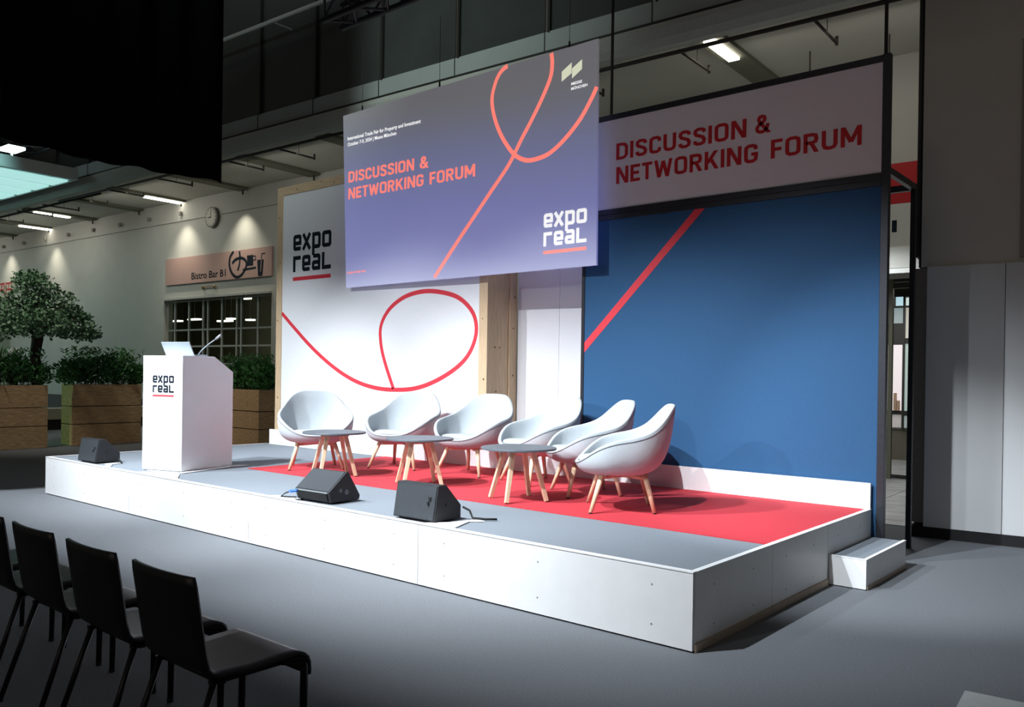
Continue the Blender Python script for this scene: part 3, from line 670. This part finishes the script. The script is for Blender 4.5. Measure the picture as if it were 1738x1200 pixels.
for i, xx in enumerate((.27, 1.83, 3.92)):
    zt = 2.471 - .001*i
    tt = thing('screen_hanger', 'thin wire and hook above the projection screen top edge, %s' % ('left', 'middle', 'right')[i], 'hanger', Vector((-7.2, 3.20, 2.80+zt)) + Matrix.Rotation(SA, 3, 'Z') @ Vector((xx, .015, 0)), SA, 'projection screen hangers')
    bm = bmesh.new(); tube(bm, (0, 0, .06), (0, 0, .9), .003, n=6); obj('wire', bm, steel_black, tt)
    bm = bmesh.new(); tube(bm, (0, 0, 0), (0, 0, .07), .014, .010, n=8); obj('hook', bm, steel_black, tt)

# ------------------------------------------------------------------ lectern
LA = math.radians(17)
t = thing('lectern', 'white box lectern with sloping back and dark logo at stage left', 'lectern', (-7.07, .21, H), LA)
bm = bmesh.new(); prism(bm, [(0, .012), (0, 1.30), (.49, 1.30), (.80, 1.125), (.80, .012)], 0, .58); obj('body', bm, lectern_m, t, bevel=.004)
box('front_panel', (.0, .58, -.006, -.0005, .014, 1.298), lectern_m, t)
logo(t, .145, .885, .0675, ink, print_red, -.0065)
box('base_plinth', (.01, .57, .01, .79, .0, .0115), white_edge, t)
t2 = thing('laptop', 'open grey laptop with its lid towards the hall on the lectern', 'laptop', (-6.93, .42, H+1.302), LA)
bm = bmesh.new(); bx(bm, -.06, .36, .04, .24, 0, .018); obj('keyboard_base', bm, silver, t2, bevel=.004)
bm = bmesh.new(); M = Matrix.Translation((0, .04, .012)) @ Matrix.Rotation(math.radians(28), 4, 'X'); bx(bm, -.06, .36, -.012, 0, 0, .165, M); obj('lid', bm, silver, t2, bevel=.004)
t3 = thing('gooseneck_microphone', 'thin gooseneck microphone leaning right over the lectern', 'microphone', (-6.78, .70, H+1.302), LA)
bm = bmesh.new(); path_tube(bm, [(0, 0, .01), (.06, 0, .07), (.16, 0, .14), (.27, 0, .20)], .006); obj('gooseneck', bm, silver, t3, True)
bm = bmesh.new(); tube(bm, (.27, 0, .20), (.34, 0, .245), .014, .016); obj('capsule', bm, mat('mic_grey', (.35, .37, .40), .4), t3, True)
bm = bmesh.new(); tube(bm, (0, 0, 0), (0, 0, .012), .03, n=16); obj('base_disc', bm, rubber, t3)

# loose white tape strips on the deck
def strip(label, pts, z=.0068):
    bm = bmesh.new(); n = len(pts)
    A = [bm.verts.new((a, b, H+z-.0066 if 0 else H+.0001)) for a, b in pts]; B = [bm.verts.new((a, b, H+z)) for a, b in pts]
    bm.faces.new(B); bm.faces.new(A[::-1])
    for k in range(n): bm.faces.new((A[k], A[(k+1) % n], B[(k+1) % n], B[k]))
    o = obj('tape_strip', bm, tape_m); tag(o, label, 'tape', 'white tape strips on the deck')
c17, s17 = math.cos(LA), math.sin(LA)
def lw(a, b): return (-7.07+a*c17-b*s17, .21+a*s17+b*c17)
strip('crumpled white tape strip along the right foot of the lectern', [lw(.585, -.10), lw(.66, -.06), lw(.67, .3), lw(.66, .7), lw(.72, .95), lw(.60, .86), lw(.585, .5), lw(.59, .2)])
strip('white tape strip running from the lectern foot to the stage edge', [lw(.10, -.03), lw(.56, -.03), lw(.56, -.12), lw(.70, -.15), (-6.05, .08), (-5.9, .03), (-6.9, .03), lw(.35, -.09)])
strip('short white tape strip behind the right stage monitor', [(-2.30, .05), (-1.99, .05), (-2.05, .20), (-2.10, .33), (-2.02, .42), (-2.13, .44), (-2.18, .20)])
strip('short white tape strip under the left stage monitor', [(-8.05, .05), (-7.7, .05), (-7.72, .12), (-7.9, .16), (-7.93, .3), (-7.86, .34), (-7.8, .2), (-7.6, .1), (-7.6, .05)])
strip('short white tape strip in front of the middle stage monitor', [(-4.35, .03), (-3.95, .03), (-3.98, .12), (-4.1, .14), (-4.3, .1)])

# ------------------------------------------------------------------ stage monitors
def monitor(label, loc, rz, flip=False, sc=1.0):
    t = thing('stage_monitor', label, 'speaker', loc, rz, 'wedge monitors along the stage front')
    pf = [(0, .012), (.045, .285), (.13, .285), (.30, .115), (.30, .012)]
    gr = [(-.004, .02), (.040, .278)]
    if flip:
        pf = [(.03, .012), (0, .105), (.20, .268), (.222, .266), (.36, .05), (.35, .012)]
    bm = bmesh.new(); prism(bm, pf, 0, .455); b = obj('cabinet', bm, speaker_m, t, bevel=.006)
    bm = bmesh.new()
    if not flip: prism(bm, [(-.004, .022), (.002, .0215), (.0455, .275), (.0395, .276)], .012, .443)
    else: prism(bm, [(.004, .114), (.010, .107), (.194, .259), (.189, .266)], .012, .443)
    obj('grille', bm, grille_m, t)
    bm = bmesh.new()
    for x in (.04, .40):
        for y in (.05, .25): tube(bm, (x, y, 0), (x, y, .013), .015, n=8)
    obj('foot', bm, rubber, t)
    bm = bmesh.new()
    for (y, z, r) in (((.13, .11, .018), (.20, .09, .024)) if flip else ((.13, .13, .010),)):
        tube(bm, (.4545, y, z), (.4585, y, z), r, n=14)
    obj('side_insert', bm, mat('insert_grey', (.10, .11, .12), .4) if flip else rubber, t)
    if flip:
        bm = bmesh.new(); prism(bm, [(.024, .022), (.003, .092), (-.004, .090), (.017, .020)], .035, .42); obj('rear_panel', bm, rubber, t)
        bm = bmesh.new(); prism(bm, [(.002, .094), (-.008, .094), (-.008, .104), (.002, .104)], .02, .44); obj('edge_lip', bm, mat('lip_grey', (.25, .27, .29), .4), t)
    if not flip:
        bm = bmesh.new(); bx(bm, .375, .40, -.0075, -.0005, .165, .195, Matrix.Translation((0, .022, 0))); bx(bm, .37, .385, .003, .012, .135, .16)
        obj('badge', bm, rubber, t)
    return t
monitor('black wedge monitor at the left end of the stage front', (-8.47, .085, H), math.radians(2))
monitor('black wedge monitor showing its blue connector, middle of the stage front', (-3.985, .07, H), math.radians(3), True)
mc = monitor('black wedge monitor nearest the camera, in front of the middle table', (-2.69, .075, H), math.radians(1))
bm = bmesh.new(); path_tube(bm, [(-4.02, .045, H+.075), (-3.98, .03, H+.082), (-3.93, .055, H+.09)], .014); o = obj('blue_connector', bm, blue_plastic); tag(o, 'blue cable plug at the left corner of the middle stage monitor', 'connector')
bm = bmesh.new(); path_tube(bm, [(-4.02, .045, H+.075), (-4.10, .05, H+.05), (-4.18, .06, H+.013), (-4.10, .09, H+.013), (-4.03, .12, H+.014)], .006); o = obj('speaker_cable', bm, rubber, None, True); tag(o, 'short black cable looping from the blue plug of the middle monitor', 'cable')
bm = bmesh.new(); path_tube(bm, [(-2.22, .38, H+.10), (-2.18, .42, H+.07), (-2.13, .40, H+.02), (-2.05, .46, H+.0125), (-1.98, .52, H+.0125)], .009); o = obj('speaker_cable', bm, rubber, None, True); tag(o, 'short black cable behind the monitor nearest the camera', 'cable')
bm = bmesh.new(); path_tube(bm, [(-8.0, .37, H+.04), (-7.93, .36, H+.02), (-7.84, .33, H+.0125)], .010); o = obj('speaker_cable', bm, rubber, None, True); tag(o, 'short black cable behind the leftmost stage monitor', 'cable')

# ------------------------------------------------------------------ armchairs
def lerp_tab(tab, x):
    for (a, va), (b, vb) in zip(tab[:-1], tab[1:]):
        if a <= x <= b:
            t = (x-a)/(b-a); t = t*t*(3-2*t) if 0 else t
            return va+(vb-va)*t
    return tab[-1][1]
RIMZ = [(0, .905), (14, .91), (24, .905), (34, .88), (45, .785), (58, .71), (75, .655), (95, .622), (112, .585), (126, .53), (138, .47), (152, .425), (180, .405)]
def rim(th):
    d = abs(math.degrees(th)); d = 360-d if d > 180 else d
    z = sum(lerp_tab(RIMZ, abs(d+k) if d+k <= 180 else 360-d-k) for k in range(-18, 19, 3))/13
    s, c = math.sin(th), math.cos(th)
    e = .84
    x = .42*math.copysign(abs(s)**e, s); yb = .43 if c > 0 else .385
    y = yb*math.copysign(abs(c)**e, c)
    if d > 45: x *= 1.0 - .12*max(0, min(1, (d-110)/70.))
    return Vector((x, y, z))
def shell_point(th, t):
    R = rim(th); p = 1-(1-t)**2.5
    base = Vector((0, -.02, .315)); v = base.lerp(R, 0)
    k = t**2.6
    lean = 1.0
    q = Vector((R.x*p, -.02+(R.y+.02)*(p*.90+.10*t**3), .315+(R.z-.315)*k))
    return q
def armchair():
    t = thing('armchair', '', 'armchair', (0, 0, 0), 0, 'grey lounge armchairs on the stage')
    N, K = 64, 14
    bm = bmesh.new(); rings = []
    c = bm.verts.new((0, -.02, .315))
    for j in range(1, K+1):
        rings.append([bm.verts.new(shell_point(2*PI*i/N, j/K)) for i in range(N)])
    for i in range(N): bm.faces.new((c, rings[0][(i+1) % N], rings[0][i]))
    for j in range(K-1):
        for i in range(N): bm.faces.new((rings[j][i], rings[j][(i+1) % N], rings[j+1][(i+1) % N], rings[j+1][i]))
    bmesh.ops.recalc_face_normals(bm, faces=bm.faces)
    o = obj('shell', bm, fabric, t, True)
    so = o.modifiers.new('thick', 'SOLIDIFY'); so.thickness = .036; so.offset = 0
    bv = o.modifiers.new('round', 'BEVEL'); bv.width = .012; bv.segments = 3; bv.limit_method = 'ANGLE'; bv.angle_limit = math.radians(50)
    bm = bmesh.new(); pts = []
    for i in range(96):
        th = 2*PI*i/96; a = shell_point(th, .965); r = Vector((a.x, a.y+.02, 0)).normalized()
        pts.append(a + r*.0185 + Vector((0, 0, -.004)))
    path_tube(bm, pts, .0032, 5, True); obj('seam', bm, fabric_edge, t, True)
    bm = bmesh.new(); rr = []
    prof = [(0, .455), (.5, .455), (.82, .450), (.95, .438), (1.0, .420), (.985, .402), (.9, .392)]
    for f, z in prof[1:]:
        ring = []
        for i in range(40):
            th = 2*PI*i/40; s, cc = math.sin(th), math.cos(th)
            ring.append(bm.verts.new((.285*f*math.copysign(abs(s)**.8, s), -.065+(.30*f)*math.copysign(abs(cc)**.8, cc), z - .012*(f*cc) )))
        rr.append(ring)
    cv = bm.verts.new((0, -.065, .455))
    for i in range(40): bm.faces.new((cv, rr[0][i], rr[0][(i+1) % 40]))
    for a, b in zip(rr[:-1], rr[1:]):
        for i in range(40): bm.faces.new((a[i], b[i], b[(i+1) % 40], a[(i+1) % 40]))
    bm.faces.new(rr[-1]); obj('seat_cushion', bm, fabric, t, True)
    bm = bmesh.new()
    for a, b in (((-.20, -.17), (.20, .19)), ((.20, -.17), (-.20, .19))):
        d = Vector((b[0]-a[0], b[1]-a[1])).normalized(); M = Matrix.Translation((a[0], a[1], .275)) @ Matrix.Rotation(math.atan2(d.y, d.x), 4, 'Z')
        bx(bm, 0, (Vector(b)-Vector(a)).length, -.02, .02, 0, .022, M)
    obj('under_frame', bm, oak, t)
    for (a, b) in (((-.20, -.17), (-.305, -.27)), ((.20, -.17), (.305, -.27)), ((-.19, .18), (-.25, .26)), ((.19, .18), (.25, .26))):
        bm = bmesh.new(); tube(bm, (a[0], a[1], .33), (b[0], b[1], .008), .025, .017, n=12); l = obj('leg', bm, oak, t, True)
        bm = bmesh.new(); tube(bm, (b[0], b[1], 0), (b[0], b[1], .008), .014, n=10); obj('glide', bm, rubber, l)
    return t
ac = armchair()
spec = [(-5.90, 1.72, (.83, -.55), 'light grey felt armchair, leftmost, nearest the lectern'),
        (-5.24, 2.50, (.33, -.94), 'light grey felt armchair, second from the left, behind the middle round table'),
        (-4.20, 2.62, (.10, -.99), 'light grey felt armchair, third from the left, before the timber post'),
        (-3.22, 2.58, (-.36, -.94), 'light grey felt armchair, fourth from the left, behind the right round table'),
        (-2.36, 2.27, (-.62, -.79), 'light grey felt armchair, fifth from the left, partly behind the rightmost one'),
        (-1.60, 1.70, (-.80, -.60), 'light grey felt armchair, rightmost, seen fully from the side')]
for i, (x, y, f, lb) in enumerate(spec):
    o = ac if i == 0 else copy_tree(ac)
    o.location = (x, y, H+.0055); o.rotation_euler = (0, 0, math.atan2(f[0], -f[1])); o['label'] = lb

# ------------------------------------------------------------------ round tables
def table():
    t = thing('round_table', '', 'table', (0, 0, 0), 0, 'low round tables on the stage')
    bm = bmesh.new(); tube(bm, (0, 0, .462), (0, 0, .482), .345, n=72); obj('tabletop', bm, table_m, t, bevel=.004)
    bm = bmesh.new(); tube(bm, (0, 0, .442), (0, 0, .461), .15, n=32); obj('under_plate', bm, table_m, t)
    for k in range(4):
        a = k*PI/2
        bm = bmesh.new(); tube(bm, (.135*math.cos(a), .135*math.sin(a), .46), (.275*math.cos(a), .275*math.sin(a), .006), .031, .025, n=4)
        l = obj('leg', bm, oak, t, bevel=.004)
        bm = bmesh.new(); tube(bm, (.275*math.cos(a), .275*math.sin(a), 0), (.275*math.cos(a), .275*math.sin(a), .006), .012, n=8); obj('glide', bm, rubber, l)
    return t
tb = table()
for i, (x, y, a, lb) in enumerate(((-5.15, 1.41, 20, 'low round grey table on oak legs, leftmost, before the first armchair'), (-3.92, 1.53, 12, 'low round grey table on oak legs, middle one, behind the right monitor'),
                                 (-2.55, 1.46, 18, 'low round grey table on oak legs, rightmost, beside the last armchair'))):
    o = tb if i == 0 else copy_tree(tb)
    o.location = (x, y, H+.0055); o.rotation_euler = (0, 0, math.radians(a)); o['label'] = lb

# ------------------------------------------------------------------ audience chairs
def audience_chair():
    t = thing('stacking_chair', '', 'chair', (0, 0, 0), 0, 'black stacking chairs in the front row')
    # profile from top of the back down, along the seat and over the front edge (y towards the stage)
    pr = []
    for k in range(9):
        f = k/8; pr.append((-.055+.048*f, .865-.30*f))
    pr += [(.0, .54), (.006, .515), (.020, .495), (.045, .483), (.08, .479), (.20, .472), (.33, .478), (.40, .480), (.425, .474), (.443, .459), (.452, .435), (.454, .405), (.452, .385)]
    n = len(pr); wv = 9; th = .010
    bm = bmesh.new(); F = []; Bk = []
    for i, (y, z) in enumerate(pr):
        a = pr[max(i-1, 0)]; b = pr[min(i+1, n-1)]; d = Vector((b[0]-a[0], b[1]-a[1])).normalized(); nn = Vector((-d.y, d.x))
        rf, rb = [], []
        for k in range(wv):
            u = -1+2*k/(wv-1); cur = .022*(1-u*u)*(1 if z > .53 else max(0, 1-(i-9)/4.))
            hw = .235 if i > 0 else .228
            rf.append(bm.verts.new((u*hw, y-cur, z))); rb.append(bm.verts.new((u*hw, y-cur-nn.x*th*1.2*(-1), z+nn.y*th*(-1) if z < .5 else z)))
        F.append(rf); Bk.append(rb)
    for i in range(n-1):
        for k in range(wv-1):
            bm.faces.new((F[i][k], F[i][k+1], F[i+1][k+1], F[i+1][k]))
    for v in [v for r in Bk for v in r]: bm.verts.remove(v)
    bmesh.ops.recalc_face_normals(bm, faces=bm.faces)
    o = obj('seat_shell', bm, chair_black, t, True); so = o.modifiers.new('thick', 'SOLIDIFY'); so.thickness = .014; so.offset = 0
    for s in (-1, 1):
        bm = bmesh.new(); path_tube(bm, [(s*.222, .33, .462), (s*.222, .40, .462), (s*.222, .428, .448), (s*.222, .436, .42), (s*.222, .43, .006)], [.013, .014, .016, .017, .014], 10)
        l = obj('leg', bm, chair_leg, t, True)
        bm = bmesh.new(); tube(bm, (s*.222, .43, 0), (s*.222, .43, .02), .015, n=10); obj('glide', bm, rubber, l)
        bm = bmesh.new(); tube(bm, (s*.20, .05, .470), (s*.215, -.11, .006), .013, .012, n=10)
        l = obj('leg', bm, chair_leg, t, True)
        bm = bmesh.new(); tube(bm, (s*.215, -.11, 0), (s*.215, -.11, .02), .013, n=10); obj('glide', bm, rubber, l)
        bm = bmesh.new(); bx(bm, s*.20-.012, s*.20+.012, .03, .40, .448, .466); obj('side_rail', bm, chair_leg, t)
    bm = bmesh.new(); bx(bm, -.235, .235, .05, .075, .452, .466); obj('cross_rail', bm, chair_leg, t)
    return t
ch = audience_chair()
for i, (x, dy, lb) in enumerate(((-.72, 0, 'black stacking chair at the right end of the front row'), (-1.335, 0, 'black stacking chair second from the right in the front row'),
        (-1.95, 0, 'black stacking chair third from the right in the front row'), (-2.55, 0, 'black stacking chair fourth from the right, mostly hidden at the left edge'),
        (-3.17, 0, 'black stacking chair at the left edge, only its seat front showing'))):
    o = ch if i == 0 else copy_tree(ch)
    o.location = (x, -2.80+dy, 0); o.rotation_euler = (0, 0, math.radians((0, 0, 0, 0, 0)[i])); o['label'] = lb

# ------------------------------------------------------------------ planters, shrubs, tree
def planter(label, loc, lx, ly, hz):
    t = thing('planter', label, 'planter', loc, 0, 'pine plank planters')
    z0 = 0.0; hs = [hz*.35, hz*.29, hz*.36]
    for k in range(3):
        a = z0+.004; b = z0+hs[k]-.012
        box('plank', (0, .035, .036, ly-.036, a, b), planter_m, t, .004); box('plank', (lx-.035, lx, .036, ly-.036, a, b), planter_m, t, .004)
        box('plank', (0, lx, 0, .035, a, b), planter_m, t, .004); box('plank', (0, lx, ly-.035, ly, a, b), planter_m, t, .004)
        z0 += hs[k]
    box('soil_bed', (.04, lx-.04, .04, ly-.04, hz-.10, hz-.05), soil_m, t)
    return t
def leaf_cloud(bm, centre, rad, n, size, up=.3, narrow=.35):
    c = Vector(centre)
    for _ in range(n):
        while True:
            p = Vector((random.uniform(-1, 1), random.uniform(-1, 1), random.uniform(-1, 1)))
            if .25 < p.length < 1: break
        q = c + Vector((p.x*rad[0], p.y*rad[1], p.z*rad[2]))
        d = Vector((random.uniform(-1, 1), random.uniform(-1, 1), random.uniform(-1+up*2, 1))).normalized()
        s = d.cross(Vector((random.uniform(-1, 1), random.uniform(-1, 1), random.uniform(-1, 1)))).normalized()
        l = size*random.uniform(.6, 1.2); w_ = l*narrow
        vs = [bm.verts.new(q), bm.verts.new(q+d*l*.5+s*w_), bm.verts.new(q+d*l), bm.verts.new(q+d*l*.5-s*w_)]
        bm.faces.new(vs)
def shrub(label, loc, lx, ly, hgt, n, humps):
    t = thing('shrub_row', label, 'shrub', loc, 0, 'green shrubs in the planters')
    bm = bmesh.new()
    for (fx, fy, hz, r) in humps:
        leaf_cloud(bm, (fx*lx, fy*ly, hz*.5), (r, r, hz*.55), n//len(humps), .13, .45, .16)
    for _ in range(60):
        x, y = random.uniform(0, lx), random.uniform(0, ly)
        base = Vector((x, y, hgt*.5)); d = Vector((random.uniform(-.6, .6), random.uniform(-.6, .6), 1)).normalized()
        for k in range(9):
            p = base+d*k*.05*hgt/.5; s = Vector((random.uniform(-1, 1), random.uniform(-1, 1), .5)).normalized()
            bm.faces.new([bm.verts.new(p), bm.verts.new(p+s*.05+d*.02), bm.verts.new(p+s*.13), bm.verts.new(p+s*.05-d*.02)])
    o = obj('foliage', bm, leaf_a, t); o['kind'] = 'stuff'
    bm = bmesh.new()
    for _ in range(26):
        x, y = random.uniform(.05, lx-.05), random.uniform(.05, ly-.05)
        tube(bm, (x, y, -.1), (x+random.uniform(-.1, .1), y+random.uniform(-.1, .1), hgt*.6), .008, n=5)
    obj('stem', bm, bark, t)
planter('pine plank planter box at the left edge with the tree', (-16.32, 1.0, 0), .56, 1.56, 1.27)
planter('pine plank planter box between the tree and the lectern', (-16.42, 3.08, 0), .56, 1.44, 1.28)
planter('pine plank planter box between lectern and timber backdrop', (-13.95, 5.2, 0), 1.55, .56, 1.24)
shrub('bushy green shrubs around the tree trunk', (-16.28, 1.04, 1.25), .5, 1.45, .55, 2600, [(.5, .1, .6, .3), (.5, .4, .62, .32), (.5, .7, .55, .3), (.6, .95, .4, .28)])
shrub('bushy green shrubs in the planter left of the lectern', (-16.38, 3.12, 1.25), .5, 1.36, .6, 3400, [(.4, .0, .5, .28), (.5, .25, .55, .3), (.5, .5, .62, .34), (.5, .78, .66, .34), (.6, 1.05, .42, .28)])
shrub('dark green shrubs in the planter right of the lectern', (-13.9, 5.25, 1.21), 1.45, .5, .55, 3200, [(.2, .5, .5, .3), (.5, .5, .52, .32), (.8, .5, .60, .32), (.98, .4, .5, .25)])
t = thing('ficus_tree', 'small round headed ficus tree rising from the left planter', 'tree', (-16.0, 2.40, 1.24))
bm = bmesh.new(); path_tube(bm, [(0, .06, -.2), (.0, .03, .3), (0, .0, .62), (0, .04, .95), (0, .03, 1.25), (0, 0, 1.7)], [.11, .10, .095, .11, .07, .03], 10); obj('trunk', bm, bark, t, True)
bm = bmesh.new()
for a in range(14):
    an = a*2.4; r = random.uniform(.5, .95); path_tube(bm, [(0, 0, .95+a*.03), (.4*r*math.cos(an), .4*r*math.sin(an), 1.15+a*.04), (r*math.cos(an), r*math.sin(an), 1.2+a*.055)], [.035, .02, .008], 5)
obj('branch', bm, bark, t)
bm = bmesh.new()
cl = [(0, 0, 1.25, .75, .28), (0, -.75, 1.15, .5, .26), (.1, .75, 1.18, .45, .24), (0, 1.0, 1.08, .28, .12), (0, .3, 1.7, .5, .32), (0, -.35, 1.6, .55, .34), (0, 0, 2.0, .42, .28), (0, -.15, 2.15, .28, .18), (0, .62, 1.55, .3, .14), (.5, 0, 1.3, .45, .3), (-.5, 0, 1.4, .45, .35), (0, .85, 1.42, .25, .1)]
for (x, y, z, r, rz) in cl: leaf_cloud(bm, (x, y, z), (r, r, rz), int(1200*r), .085, .0, .34)
o = obj('foliage', bm, leaf_b, t); o['kind'] = 'stuff'
t = thing('bench', 'low cream bench with black base between the two left planters', 'bench', (-21.4, 3.2, 0), math.radians(92))
box('seat_block', (0, 5.5, -.6, 0, .27, .55), mat('cream_bench', (.42, .40, .30), .6), t); box('plinth', (.02, 5.48, -.56, -.03, 0, .27), rubber, t)
t = thing('globe_lamp', 'small white globe above the shrubs left of the tree trunk', 'lamp', (-18.6, 2.92, 1.95))
bm = bmesh.new(); bmesh.ops.create_icosphere(bm, subdivisions=2, radius=.17)
for v in bm.verts: v.co *= random.uniform(.8, 1.15); v.co.z *= .7
obj('globe', bm, whitepaint, t); bm = bmesh.new(); tube(bm, (0, 0, -1.95), (0, 0, -.05), .02); obj('stem', bm, whitepaint, t)
t = thing('red_lettering', 'red outlined sign letters on the back wall left of the tree', 'sign', hall(-35.4, 9.9, 4.45), WA)
for k in range(2):
    bm = bmesh.new(); x = k*.66
    for p in ([(x, 0), (x, .55)], [(x+.5, 0), (x+.5, .55)], [(x, .5), (x+.5, .5)], [(x, .25), (x+.5, .25)], [(x+.25, .25), (x+.25, .5)]): ribbon(bm, p, .06, smooth=False)
    obj('letter', bm, redboard, t)

spot((-14.0, -1.0, 8.0), (-16.1, 3.0, 1.6), 900, 48, 1.0, (1, .97, .85), .3)  # added warm spot brightening the tree and left planters
spot((-12.2, -1.0, 4.6), (-13.2, 5.3, .8), 420, 26, 1.0, (1, .92, .8), .3)  # added spot lifting the planter beside the timber backdrop
# green glow on the side of the planters
spot((-19.5, -1.5, 2.6), (-16.2, 3.1, .9), 260, 36, .6, (.45, 1, .55), .1)

# pale board corner at the bottom right
bm = bmesh.new(); pts = [(1.36, .38), (2.6, .60), (2.6, -.9), (1.36, -.9)]
o = box('floor_board', (0, 1.5, -1.5, 0, 0, .02), mat('pale_board', (.42, .44, .44), .6), loc=(1.36, .38, 0.0005), rotz=math.radians(4))
tag(o, 'corner of a flat pale grey board on the floor at bottom right', 'board')
